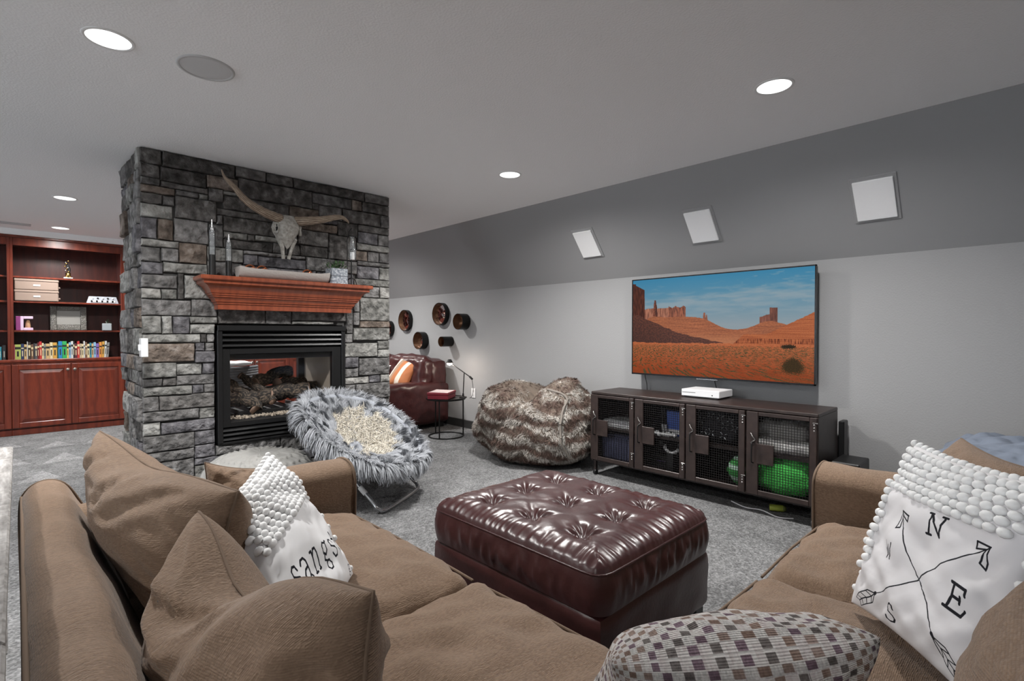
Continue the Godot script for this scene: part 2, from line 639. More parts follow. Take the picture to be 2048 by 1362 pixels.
func stone_mesh(w: float, h: float, d: float, seed: float) -> ArrayMesh:
	var nx := clampi(int(w / 0.05), 2, 7)
	var ny := clampi(int(h / 0.04), 2, 5)
	var W := nx + 4
	var H := ny + 4
	var P := PackedVector3Array()
	var UV := PackedVector2Array()
	for j in H + 1:
		for i in W + 1:
			# ring 0 the back of the side, ring 1 the side's front, ring 2 the rounded edge
			var a := clampf(float(i - 2) / nx, 0, 1)
			var b := clampf(float(j - 2) / ny, 0, 1)
			var ex := mini(mini(i, W - i), 2)
			var ey := mini(mini(j, H - j), 2)
			var ring := mini(ex, ey)
			var ins := 0.007 if ring >= 2 else 0.0
			var x := (a - 0.5) * (w - 2 * ins)
			var y := (b - 0.5) * (h - 2 * ins)
			if ex < 2: x = (a - 0.5) * w
			if ey < 2: y = (b - 0.5) * h
			var z := d
			if ring == 1: z = d - 0.008
			if ring == 0: z = -0.01
			var jx := nz.get_noise_3d(x * 14 + seed, y * 14, seed * 3.7) * 0.006
			var jy := nz.get_noise_3d(x * 14 + seed, y * 14 + 50, seed * 1.3) * 0.006
			if ring >= 2:
				z += nz.get_noise_2d(x * 11 + seed * 5, y * 11) * 0.013 + nz.get_noise_2d(x * 32 + seed * 9, y * 32) * 0.006
			P.append(Vector3(x + jx, y + jy, z))
			UV.append(Vector2(x, y) * 4)
	return grid_mesh(P, UV, W, H)


func build_chimney() -> void:
	M.rock_bump = noise_tex(0.03, 5, 256, 0.0, Color.BLACK, Color.WHITE, 31)
	var tones := {"g": c8(142, 141, 137), "m": c8(112, 110, 109), "p": c8(104, 102, 106), "b": c8(116, 104, 95), "d": c8(94, 91, 89), "l": c8(158, 156, 152)}  # d takes some of the shade near the ceiling into its colour
	var mats := {}
	var k := 20
	for t in tones:
		mats[t] = [stone_mat(tones[t], k), stone_mat(tones[t].darkened(0.09), k + 1), stone_mat(tones[t].lightened(0.06), k + 2)]
		k += 3
	M.mortar = mat(c8(70, 69, 68), 0.95)
	var o := thing("stone_chimney", "grey ledgestone chimney rising from floor to ceiling, with the see-through fireplace set in it", "chimney", Vector3(1.48, 0, -4.40))
	# core with an opening right through it
	var st := st_new()
	for b in [[-0.89, 0, -0.485, HC - 0.004], [0.475, 0, 0.89, HC - 0.004], [-0.485, 1.26, 0.475, HC - 0.004], [-0.485, 0, 0.475, 0.395]]:
		cbox(st, Vector3(b[0], b[1], -0.36), Vector3(b[2], b[3], 0.345), 0.0)
	mi("core", done(st), M.mortar, o)
	var n := 0
	for row in STONES.split(" "):
		var p := row.substr(1).split_floats(",")
		var w := p[2] * 0.01 - 0.006
		var h := minf(p[3] * 0.01 - 0.006, HC - 0.008 - p[1] * 0.01)
		var d := 0.022 + rng.randf() * 0.016
		var s := pieces("stone", stone_mesh(w, h, d, n * 1.37), mats[row[0]][n % 3], o, n)
		s.position = Vector3(0.575 + (p[0] + p[2] * 0.5) * 0.01 - 1.48, (p[1] + p[3] * 0.5) * 0.01, 0.345)
		n += 1
	# the two sides and the back: courses of the same stone
	for side in 3:
		var y := 0.0
		while y < HC - 0.02:
			var h := minf(rng.randf_range(0.07, 0.19), HC - y)
			if HC - y - h < 0.06: h = HC - y
			var span := 0.71 if side < 2 else 1.78
			var x := 0.0
			while x < span - 0.01:
				var w := minf(rng.randf_range(0.14, 0.36), span - x)
				if span - x - w < 0.1: w = span - x
				var ok := true
				if side == 2 and x + w > 0.40 and x < 1.37 and y + h > 0.39 and y < 1.27: ok = false
				if ok:
					var d := rng.randf_range(0.012, 0.042) if side == 0 else 0.025
					var s := pieces("stone", stone_mesh(w - 0.006, h - 0.006, d, n * 1.37), mats["gmpbmmd"[n % 7]][n % 3], o, n)
					if side == 0:
						s.position = Vector3(-0.89, y + h * 0.5, -0.36 + x + w * 0.5)
						s.rotation.y = -PI / 2
					elif side == 1:
						s.position = Vector3(0.89, y + h * 0.5, -0.36 + x + w * 0.5)
						s.rotation.y = PI / 2
					else:
						s.position = Vector3(-0.89 + x + w * 0.5, y + h * 0.5, -0.36)
						s.rotation.y = PI
					n += 1
				x += w
			y += h
	var sw := thing("light_switch", "white light switch plate on the left side of the stone chimney", "switch", Vector3(0.548, 1.106, -3.86), -PI / 2)
	mi("plate", boxm(Vector3(-0.037, -0.058, -0.03), Vector3(0.037, 0.058, 0.006), 0.003), M.plastic_white, sw)
	mi("rocker", boxm(Vector3(-0.012, -0.02, 0.0), Vector3(0.012, 0.02, 0.016), 0.003), M.plastic_white, sw)
	build_insert()
	build_mantel()


func build_insert() -> void:
	var o := thing("fireplace_insert", "black see-through gas fireplace with louvred top and bottom in the stone chimney", "fireplace", Vector3(1.48, 0, -4.03))
	M.fire_black = mat(c8(31, 31, 32), 0.36, 0.3)
	M.fire_inner = mat(c8(182, 170, 156), 0.9)
	M.soot = mat(c8(32, 32, 34), 0.7)
	for face in 2:
		var zf := 0.012 if face == 0 else -0.745
		var s := 1.0 if face == 0 else -1.0
		var st := st_new()
		var z0 := zf - 0.05 * s
		var q := func(x0: float, y0: float, x1: float, y1: float, zz: float):
			cbox(st, Vector3(x0, y0, minf(z0, zz)), Vector3(x1, y1, maxf(z0, zz)), 0.003)
		q.call(-0.475, 0.405, -0.442, 1.25, zf + 0.012 * s)
		q.call(0.442, 0.405, 0.475, 1.25, zf + 0.012 * s)
		q.call(-0.475, 1.212, 0.475, 1.252, zf + 0.022 * s)
		q.call(-0.475, 0.400, 0.475, 0.418, zf + 0.012 * s)
		mi("surround", done(st), M.fire_black, o)
		var g := st_new()
		for r in [[-0.442, 0.522, -0.392, 1.082], [0.368, 0.522, 0.442, 1.082], [-0.392, 1.044, 0.368, 1.082], [-0.392, 0.522, 0.368, 0.556]]:
			cbox(g, Vector3(r[0], r[1], minf(z0, zf)), Vector3(r[2], r[3], maxf(z0, zf)), 0.002)
		mi("glass_frame", done(g), M.fire_black, o)
		var back := st_new()
		cbox(back, Vector3(-0.45, 1.08, zf - 0.075 * s), Vector3(0.45, 1.22, zf - 0.06 * s), 0.0)
		mi("louvre_backing", done(back), M.soot, o)
		back = st_new()
		cbox(back, Vector3(-0.45, 0.41, zf - 0.075 * s), Vector3(0.45, 0.525, zf - 0.06 * s), 0.0)
		mi("louvre_backing", done(back), M.soot, o)
		var slat := st_new()
		extrude(PackedVector2Array([Vector2(0.008, 0.0), Vector2(0.004, 0.012), Vector2(-0.03, 0.026), Vector2(-0.034, 0.022), Vector2(-0.004, 0.008), Vector2(-0.002, 0.0)]), -0.441, 0.441, slat)
		var sm := done(slat)
		for y in [1.1, 1.138, 1.176, 0.43, 0.463, 0.494]:
			var l := mi("slat", sm, M.fire_black, o, Vector3(0, y, zf), Vector3(0, -PI / 2 * s, 0))
			l.scale = Vector3(1, 1.0, 1)
		var pane := StandardMaterial3D.new()
		pane.transparency = BaseMaterial3D.TRANSPARENCY_ALPHA
		pane.albedo_color = Color(0.1, 0.1, 0.1, 0.02)
		pane.metallic_specular = 0.35
		pane.roughness = 0.03
		M.pane = pane
		mi("glass_pane", boxm(Vector3(-0.392, 0.556, zf - 0.022 * s - 0.002), Vector3(0.368, 1.044, zf - 0.022 * s + 0.002), 0.0), pane, o)
	# the box: floor, roof and two pale end walls
	var st := st_new()
	cbox(st, Vector3(-0.45, 0.53, -0.72), Vector3(0.45, 0.56, -0.03), 0.0)
	cbox(st, Vector3(-0.45, 1.0, -0.72), Vector3(0.45, 1.04, -0.03), 0.0)
	mi("firebox", done(st), M.soot, o)
	for s in [-1.0, 1.0]:
		mi("refractory_panel", boxm(Vector3(s * 0.44 - 0.02, 0.55, -0.71), Vector3(s * 0.44 + 0.02, 1.01, -0.05), 0.0), M.fire_inner, o)
	# logs
	var g := thing("gas_log_set", "charred ceramic logs heaped on a black grate behind the fireplace glass", "logs", Vector3(1.48, 0.56, -4.40))
	var bark := mat(Color.WHITE, 0.95)
	var gr := Gradient.new()
	gr.offsets = PackedFloat32Array([0.0, 0.45, 0.62, 1.0])
	gr.colors = PackedColorArray([c8(26, 25, 25), c8(48, 44, 41), c8(96, 84, 73), c8(140, 124, 108)])
	var bt := noise_tex(0.03, 4, 256, 0.0, Color.BLACK, Color.WHITE, 77)
	bt.color_ramp = gr
	bark.albedo_texture = bt
	bark.uv1_scale = Vector3(2, 0.35, 1)
	var cut := mat(c8(168, 140, 122), 0.9)
	var logs := [[Vector3(-0.36, 0.13, 0.10), Vector3(-0.05, 0.13, 0.2), 0.06], [Vector3(-0.1, 0.14, 0.05), Vector3(0.27, 0.17, 0.13), 0.058], [Vector3(-0.3, 0.12, -0.12), Vector3(0.4, 0.15, -0.06), 0.065], [Vector3(-0.12, 0.23, -0.02), Vector3(0.2, 0.31, -0.1), 0.05], [Vector3(-0.34, 0.28, 0.02), Vector3(-0.17, 0.06, 0.25), 0.045], [Vector3(-0.22, 0.3, 0.0), Vector3(-0.04, 0.1, 0.24), 0.03], [Vector3(0.05, 0.22, 0.02), Vector3(0.33, 0.2, -0.14), 0.045]]
	for L in logs:
		var a: Vector3 = L[0]
		var b: Vector3 = L[1]
		var pts := []
		var rs := []
		for i in 13:
			var f := i / 12.0
			pts.append(a.lerp(b, f) + Vector3(nz.get_noise_2d(f * 3 + a.x * 20, 1.0), nz.get_noise_2d(f * 3, a.z * 20), 0) * 0.03)
			rs.append(L[2] * (1.0 + nz.get_noise_2d(f * 7, L[2] * 300) * 0.35))
		var tb := tube(pts, rs, 14, false)
		var arr := tb.surface_get_arrays(0)
		var P: PackedVector3Array = arr[Mesh.ARRAY_VERTEX]
		var N: PackedVector3Array = arr[Mesh.ARRAY_NORMAL]
		for i in P.size():
			P[i] += N[i] * nz.get_noise_3d(P[i].x * 30, P[i].y * 30, P[i].z * 30) * 0.014
		arr[Mesh.ARRAY_VERTEX] = P
		var m2 := ArrayMesh.new()
		m2.add_surface_from_arrays(Mesh.PRIMITIVE_TRIANGLES, arr)
		var lg := mi("log", m2, bark, g)
		for e in 2:
			var dirv := (b - a).normalized() * (1.0 if e else -1.0)
			var disc := tube([pts[12 if e else 0] - dirv * 0.012, pts[12 if e else 0] + dirv * 0.004], L[2] * 0.96, 14)
			mi("cut_end", disc, cut, lg)
	var gst := st_new()
	cbox(gst, Vector3(-0.3, 0.0, 0.2), Vector3(0.33, 0.045, 0.23), 0.004)
	for i in 7:
		cbox(gst, Vector3(-0.3 + i * 0.1, 0.02, -0.2), Vector3(-0.285 + i * 0.1, 0.05, 0.2), 0.003)
	mi("grate", done(gst), M.fire_black, g)
	# pebbles
	var peb := lathe([Vector2(0, -0.006), Vector2(0.007, -0.003), Vector2(0.009, 0.001), Vector2(0.005, 0.005), Vector2(0, 0.006)], 6)
	var pm := mat(Color.WHITE, 0.9)
	pm.vertex_color_use_as_albedo = true
	var mm := MultiMesh.new()
	mm.transform_format = MultiMesh.TRANSFORM_3D
	mm.use_colors = true
	mm.mesh = peb
	mm.instance_count = 900
	for i in 900:
		var p := Vector3(rng.randf_range(-0.40, 0.38), 0.562 + rng.randf() * 0.012, rng.randf_range(-0.2, -0.05))
		mm.set_instance_transform(i, Transform3D(Basis.from_euler(Vector3(rng.randf() * 6, rng.randf() * 6, rng.randf() * 6)).scaled(Vector3.ONE * rng.randf_range(0.7, 1.3)), p))
		var v := rng.randf_range(0.2, 0.55)
		mm.set_instance_color(i, Color(v, v * 0.85, v * 0.68))
	var pn := MultiMeshInstance3D.new()
	pn.multimesh = mm
	pn.material_override = pm
	pn.name = "pebble_bed"
	pn.set_meta("kind", "stuff")
	o.add_child(pn)


func wood_mat(base: Color, dark: Color, rough := 0.32) -> StandardMaterial3D:
	var m := mat(Color.WHITE, rough)
	m.albedo_texture = color_tex(256, 256, func(u, v):
		var w: float = sin(u * TAU * 9 + nz.get_noise_2d(u * 6, v * 1.2) * 5 + sin(v * TAU) * 0.7) * 0.5 + 0.5
		var f: float = hash2(int(u * 256), int(v * 24)) * 0.25
		return base.lerp(dark, clampf(w * 0.55 + f, 0, 1)))
	m.clearcoat_enabled = true
	m.clearcoat = 0.25
	m.clearcoat_roughness = 0.25
	return m


func crown(prof: Array, hw: float, back: float) -> ArrayMesh:
	# profile of (projection, height) run round three sides with mitred corners; the back lies on z = 0
	var st := st_new()
	for k in prof.size() - 1:
		var a: Vector2 = prof[k]
		var b: Vector2 = prof[k + 1]
		var pa := [Vector3(-hw - a.x, a.y, back), Vector3(-hw - a.x, a.y, a.x), Vector3(hw + a.x, a.y, a.x), Vector3(hw + a.x, a.y, back)]
		var pb := [Vector3(-hw - b.x, b.y, back), Vector3(-hw - b.x, b.y, b.x), Vector3(hw + b.x, b.y, b.x), Vector3(hw + b.x, b.y, back)]
		for i in 3:
			quad(st, pa[i], pa[i + 1], pb[i + 1], pb[i])
	var t: Vector2 = prof[-1]
	var f: Vector2 = prof[0]
	quad(st, Vector3(-hw - t.x, t.y, t.x), Vector3(hw + t.x, t.y, t.x), Vector3(hw + t.x, t.y, back), Vector3(-hw - t.x, t.y, back))
	quad(st, Vector3(-hw - f.x, f.y, back), Vector3(hw + f.x, f.y, back), Vector3(hw + f.x, f.y, f.x), Vector3(-hw - f.x, f.y, f.x))
	return done(st)


func build_mantel() -> void:
	M.mantel = wood_mat(c8(152, 80, 54), c8(118, 57, 38), 0.3)
	tri_map(M.mantel, 2.0)
	var o := thing("mantel_shelf", "reddish wood crown-moulded mantel shelf on the stone chimney above the fireplace", "mantel", Vector3(1.48, 1.36, -4.02))
	var pr := [Vector2(0.09, 0.0), Vector2(0.09, 0.035), Vector2(0.098, 0.038), Vector2(0.098, 0.05), Vector2(0.106, 0.052), Vector2(0.11, 0.066), Vector2(0.12, 0.08), Vector2(0.128, 0.084), Vector2(0.128, 0.094), Vector2(0.136, 0.097), Vector2(0.136, 0.107), Vector2(0.143, 0.11), Vector2(0.15, 0.13), Vector2(0.168, 0.155), Vector2(0.19, 0.168), Vector2(0.197, 0.17), Vector2(0.197, 0.19), Vector2(0.203, 0.193)]
	mi("moulding", crown(pr, 0.4, -0.0), M.mantel, o)
	mi("shelf_board", crown([Vector2(0.2, 0.19), Vector2(0.214, 0.194), Vector2(0.218, 0.2), Vector2(0.218, 0.216), Vector2(0.212, 0.222)], 0.4, -0.0), M.mantel, o)
	build_mantel_things()


func build_mantel_things() -> void:
	# longhorn skull hanging on the stone
	M.bone = mat(Color.WHITE, 0.8)
	M.bone.albedo_texture = noise_tex(0.03, 4, 256, 0.0, c8(128, 124, 116), c8(205, 202, 196), 41)
	tri_map(M.bone, 4.0)
	bump(M.bone, noise_tex(0.06, 4, 256, 0.0, Color.BLACK, Color.WHITE, 42), 0.5)
	M.socket = mat(c8(24, 22, 21), 0.9)
	M.horn = mat(Color.WHITE, 0.6)
	M.horn.albedo_texture = color_tex(128, 128, func(u, v):
		var s: float = nz.get_noise_2d(u * 22, v * 1.3) * 0.5 + 0.5 + 0.25 * sin(u * TAU * 14)
		return c8(92, 72, 58).lerp(c8(200, 186, 166), clampf(s * 1.15 - 0.1, 0, 1)))
	var sk := thing("longhorn_skull", "bleached longhorn skull with long weathered horns hung on the stone above the mantel", "skull", Vector3(1.475, 1.75, -3.995))
	var sec := [[0.336, 0.035, 0.03], [0.328, 0.06, 0.06], [0.30, 0.082, 0.085], [0.27, 0.086, 0.1], [0.235, 0.096, 0.108], [0.205, 0.084, 0.108], [0.175, 0.066, 0.1], [0.14, 0.052, 0.088], [0.11, 0.036, 0.075], [0.088, 0.02, 0.066], [0.076, 0.006, 0.06]]
	var n := sec.size() - 1
	mi("cranium", surf(24, n * 3, func(u, v):
		var f: float = v * n
		var i := mini(int(f), n - 1)
		f -= i
		var y: float = lerpf(sec[i][0], sec[i + 1][0], f)
		var hw: float = lerpf(sec[i][1], sec[i + 1][1], f) * 1.08
		var d: float = lerpf(sec[i][2], sec[i + 1][2], f)
		var a: float = u * TAU
		var c := cos(a)
		var s := sin(a)
		var x := signf(c) * pow(absf(c), 0.8) * hw
		var z := s * d * (1.0 if s > 0 else 0.25)
		z += maxf(s, 0) * 0.012 * (1 - absf(c)) - 0.008 * exp(-pow(c * 9, 2)) * maxf(s, 0)
		return Vector3(x + (0.336 - y) * -0.06 + nz.get_noise_3d(x * 20, y * 20, z * 20) * 0.004, y, z), 1, 1, true, false), M.bone, sk)
	for s in [-1.0, 1.0]:
		mi("jaw_prong", tube([Vector3(s * 0.044, 0.16, 0.055), Vector3(s * 0.036 - 0.01, 0.11, 0.05), Vector3(s * 0.027 - 0.014, 0.06, 0.046), Vector3(s * 0.019 - 0.016, 0.004, 0.04)], [0.02, 0.018, 0.014, 0.013], 10), M.bone, sk)
		var ring := []
		for i in 17:
			var a := TAU * i / 16.0
			ring.append(Vector3(s * (0.088 - 0.012 * sin(a)), 0.228 + 0.034 * cos(a), 0.05 + 0.026 * sin(a)))
		mi("orbit", tube(ring, 0.009, 8, false), M.bone, sk)
		var so := mi("eye_socket", lathe([Vector2(0, -0.028), Vector2(0.02, -0.02), Vector2(0.028, 0), Vector2(0.02, 0.02), Vector2(0, 0.028)], 14), M.socket, sk, Vector3(s * 0.084, 0.228, 0.052))  # dark solid in the hollow, its shade put into the colour
		so.scale = Vector3(0.4, 1.1, 0.8)
		mi("nostril", tube([Vector3(s * 0.014 - 0.014, 0.115, 0.058), Vector3(s * 0.01 - 0.016, 0.03, 0.044)], [0.009, 0.006], 8), M.socket, sk)  # nasal gap as a dark tube, coloured for the shade inside
	var lp := smooth_path([Vector3(-0.06, 0.297, 0.05), Vector3(-0.16, 0.312, 0.085), Vector3(-0.25, 0.345, 0.095), Vector3(-0.32, 0.391, 0.095), Vector3(-0.376, 0.452, 0.095), Vector3(-0.42, 0.495, 0.095), Vector3(-0.447, 0.523, 0.095), Vector3(-0.462, 0.565, 0.095)])
	var rp := smooth_path([Vector3(0.055, 0.295, 0.05), Vector3(0.135, 0.302, 0.12), Vector3(0.222, 0.32, 0.145), Vector3(0.315, 0.35, 0.145), Vector3(0.378, 0.361, 0.145), Vector3(0.42, 0.344, 0.145), Vector3(0.438, 0.324, 0.145)])
	for P in [lp, rp]:
		var rs := []
		for i in P.size():
			var f = float(i) / (P.size() - 1)
			rs.append(lerpf(0.036, 0.004, pow(f, 1.15)) * (1.0 + 0.04 * sin(i * 2.1)))
		mi("horn", tube(P, rs, 14), M.horn, sk)
	# slim glass candle tubes on dark iron rods
	M.glass = StandardMaterial3D.new()
	M.glass.transparency = BaseMaterial3D.TRANSPARENCY_ALPHA
	M.glass.albedo_color = Color(0.9, 0.93, 0.95, 0.12)
	M.glass.roughness = 0.04
	M.iron = mat(c8(38, 37, 37), 0.45, 0.5)
	var y0 := 1.583
	for q in [[0.951, 0.36, "taller slim glass bottle-shaped candle tube at the left end of the mantel"], [1.053, 0.28, "shorter slim glass candle tube at the left of the mantel, next to the white trough"]]:
		var o := thing("candle_tube", q[2], "candle holder", Vector3(q[0], y0, -3.9), 0, "slim candle tubes on the mantel")
		var h: float = q[1]
		mi("base", lathe_hard([Vector2(0, 0), Vector2(0.017, 0), Vector2(0.017, h * 0.4), Vector2(0.0, h * 0.4)], 14), M.iron, o)
		mi("glass_tube", lathe([Vector2(0.016, h * 0.4), Vector2(0.0165, h * 0.6), Vector2(0.0165, h * 0.84), Vector2(0.009, h * 0.88), Vector2(0.008, h * 0.97)], 16), M.glass, o)
		mi("collar", lathe_hard([Vector2(0, h * 0.86), Vector2(0.013, h * 0.86), Vector2(0.013, h * 0.9), Vector2(0.006, h * 0.9), Vector2(0.004, h * 1.06), Vector2(0, h * 1.06)], 12), M.chrome, o)
		mi("rod", tube([Vector3(-0.0185, 0, 0), Vector3(-0.0185, h * 0.96, 0)], 0.0025, 6), M.iron, o)
		mi("rod", tube([Vector3(0.0185, 0, 0), Vector3(0.0185, h * 0.92, 0)], 0.0025, 6), M.iron, o)
	var st := thing("candle_stand", "black iron candle stand holding a clear glass cup at the right end of the mantel", "candle holder", Vector3(1.966, y0, -3.9))
	mi("stem", tube([Vector3(-0.008, 0, 0), Vector3(-0.008, 0.3, 0)], 0.005, 8), M.iron, st)
	mi("stem", tube([Vector3(-0.034, 0, -0.02), Vector3(-0.034, 0.37, -0.02), Vector3(-0.02, 0.44, -0.01), Vector3(-0.004, 0.465, 0)], 0.0035, 6), M.iron, st)
	for a in 3:
		mi("foot", tube(smooth_path([Vector3(-0.008, 0.06, 0), Vector3(-0.008 + 0.03 * cos(a * 2.1), 0.05, 0.03 * sin(a * 2.1)), Vector3(-0.008 + 0.045 * cos(a * 2.1), 0.004, 0.045 * sin(a * 2.1))]), 0.004, 6), M.iron, st)
	mi("glass_cup", lathe([Vector2(0.0, 0.205), Vector2(0.02, 0.208), Vector2(0.03, 0.24), Vector2(0.03, 0.29), Vector2(0.018, 0.33), Vector2(0.014, 0.38), Vector2(0.02, 0.4)], 20), M.glass, st)
	mi("hoop", tube([Vector3(0.03, 0.4, 0), Vector3(0.02, 0.4, 0.022), Vector3(-0.02, 0.4, 0.022), Vector3(-0.03, 0.4, 0), Vector3(-0.02, 0.4, -0.022), Vector3(0.02, 0.4, -0.022), Vector3(0.03, 0.4, 0)], 0.004, 6), M.iron, st)
	mi("candle", lathe_hard([Vector2(0, 0.21), Vector2(0.017, 0.21), Vector2(0.017, 0.27), Vector2(0, 0.27)], 14), M.white, st)
	# pale trough with copper balls
	var clay := mat(c8(176, 170, 165), 0.75)
	bump(tri_map(clay, 6.0), M.rock_bump, 0.15)
	var tr := thing("dough_trough", "long pale grey dough trough lying on the mantel under the skull", "trough", Vector3(1.432, y0, -3.91))
	var half := 0.322
	mi("trough", surf(20, 40, func(u, v):
		var x: float = (v * 2 - 1) * half
		var a: float = PI * u
		var end: float = pow(absf(v * 2 - 1), 6.0)
		var r := 0.068
		return Vector3(x, 0.068 - sin(a) * r + 0.012 * end * (1 - sin(a)), cos(a) * r * 0.95)), clay, tr)
	mi("trough_inside", surf(20, 40, func(u, v):
		var x: float = (v * 2 - 1) * (half - 0.012)
		var a: float = PI * u
		var end: float = pow(absf(v * 2 - 1), 6.0)
		return Vector3(x, 0.068 - sin(a) * 0.056 + 0.012 * end * (1 - sin(a)), cos(a) * 0.056 * 0.95), 1, 1, false, true), clay, tr)
	for s in [-1.0, 1.0]:
		var est := st_new()
		var pg := PackedVector2Array()
		for i in 15:
			pg.append(Vector2(cos(PI + PI * i / 14.0) * 0.0646, 0.08 - 0.012 * sin(PI * i / 14.0) + sin(PI + PI * i / 14.0) * 0.066))
		extrude(pg, -0.006, 0.006, est)
		mi("end_wall", done(est), clay, tr, Vector3(s * (half - 0.008), 0, 0), Vector3(0, PI / 2, 0))
	var copper := mat(c8(170, 104, 72), 0.3, 0.75)
	var kk := 0
	for p in [[1.193, "left copper ball in the pale trough on the mantel"], [1.272, "middle copper ball in the pale trough on the mantel"], [1.60, "lone copper ball at the right end of the pale trough"]]:
		var b := thing("copper_ball", p[1], "ornament", Vector3(p[0], y0 + 0.06, -3.91), 0, "copper balls in the trough")
		for k in 5:
			var ring := []
			for i in 25:
				var a := TAU * i / 24.0
				ring.append(Basis.from_euler(Vector3(k * 0.7, k * 1.3, 0.4 * k)) * Vector3(cos(a), sin(a), 0) * 0.036)
			mi("band", tube(ring, 0.006, 6, false), copper, b)
		mi("core", lathe([Vector2(0, -0.03), Vector2(0.021, -0.021), Vector2(0.03, 0), Vector2(0.021, 0.021), Vector2(0, 0.03)], 14), M.socket, b)
	# plant in a whitewashed wooden box
	var pl := thing("potted_plant", "small leafy plant in a square whitewashed wooden box on the right of the mantel", "plant", Vector3(1.831, y0, -3.9))
	var ww := mat(Color.WHITE, 0.85)
	ww.albedo_texture = noise_tex(0.05, 4, 128, 0.0, c8(96, 104, 116), c8(214, 217, 220), 51)
	tri_map(ww, 7.0)
	for i in 2:
		mi("box_board", boxm(Vector3(-0.066, i * 0.062, -0.06), Vector3(0.066, 0.06 + i * 0.062, 0.06), 0.003), ww, pl)
	leaves(pl, Vector3(0, 0.12, 0), 0.085, 46, 0.028, c8(52, 84, 42), 5)
	build_fixtures()


func leaf_mesh(l: float, w: float) -> ArrayMesh:
	return surf(4, 6, func(u, v):
		var s: float = u * 2 - 1
		var hw: float = w * sin(PI * clampf(v * 0.94 + 0.06, 0, 1))
		return Vector3(s * hw, 0.25 * l * sin(v * 2.2) - absf(s) * -hw * 0.25, v * l))


func leaves(parent: Node3D, at: Vector3, spread: float, count: int, l: float, c: Color, seed: int) -> void:
	var r := RandomNumberGenerator.new()
	r.seed = seed
	var lm := leaf_mesh(l, l * 0.3)
	var ms := [mat(c, 0.6), mat(c.lightened(0.18), 0.6), mat(c.darkened(0.25), 0.6)]
	for m in ms:
		m.backlight_enabled = true
		m.backlight = Color(0.1, 0.15, 0.05)
	for i in count:
		var a := r.randf() * TAU
		var d := r.randf() * spread
		var o := mi("leaf", lm, ms[i % 3], parent, at + Vector3(cos(a) * d, r.randf() * spread * 0.55, sin(a) * d * 0.7), Vector3(-r.randf_range(-0.2, 1.0), -a + PI / 2 + r.randf_range(-0.5, 0.5), r.randf_range(-0.5, 0.5)))
		o.scale = Vector3.ONE * r.randf_range(0.7, 1.25)


func build_fixtures() -> void:
	var sp := thing("ceiling_speaker", "round grey-grilled speaker set flush in the white ceiling", "speaker", Vector3(0.627, HC, -2.642))
	mi("rim", lathe([Vector2(0.1, -0.001), Vector2(0.104, -0.006), Vector2(0.113, -0.006), Vector2(0.117, 0.001)], 40), M.grill, sp)
	mi("grille", lathe([Vector2(0, -0.004), Vector2(0.06, -0.004), Vector2(0.103, -0.003), Vector2(0.103, 0.002)], 40), mat(c8(204, 204, 205), 0.9), sp)
	var ve := thing("ceiling_vent", "small slatted ceiling air vent at the left edge above the bookcase", "vent", Vector3(-0.02, HC, -7.85))
	mi("vent_frame", boxm(Vector3(-0.14, -0.006, -0.07), Vector3(0.14, 0.002, 0.07), 0.002), M.grill, ve)
	for i in 5:
		mi("slat", boxm(Vector3(-0.12, -0.009, -0.055 + i * 0.024), Vector3(0.12, -0.005, -0.043 + i * 0.024), 0.001), M.grill, ve)
	# panels in the slope
	var sl := Vector3(-0.56, 0.692, 0).normalized()      # up the slope
	var nr := Vector3(-0.692, -0.56, 0).normalized()     # out of the slope
	var bs := Basis(Vector3(0, 0, 1), sl, nr)
	if bs.determinant() < 0: bs = Basis(Vector3(0, 0, -1), sl, nr)
	for q in SLOPE_PANELS:
		var p := thing("slope_panel", q[2], "panel", Vector3.ZERO, 0, "square white panels in the sloped wall")
		p.transform = Transform3D(bs, Vector3(4.05, 1.708, q[0]) + sl * q[1])
		mi("frame", boxm(Vector3(-0.122, -0.156, -0.01), Vector3(0.122, 0.156, 0.008), 0.006), M.wall, p)
		mi("panel", boxm(Vector3(-0.103, -0.133, 0.0), Vector3(0.103, 0.133, 0.02), 0.002), M.ceiling, p)


const SLOPE_PANELS := [[-2.91, 0.405, "leftmost and smallest-looking white square panel in the sloped wall"], [-1.815, 0.405, "middle white square panel in the sloped wall above the television's left half"], [-0.708, 0.405, "largest-looking white square panel in the sloped wall, right of the television"]]


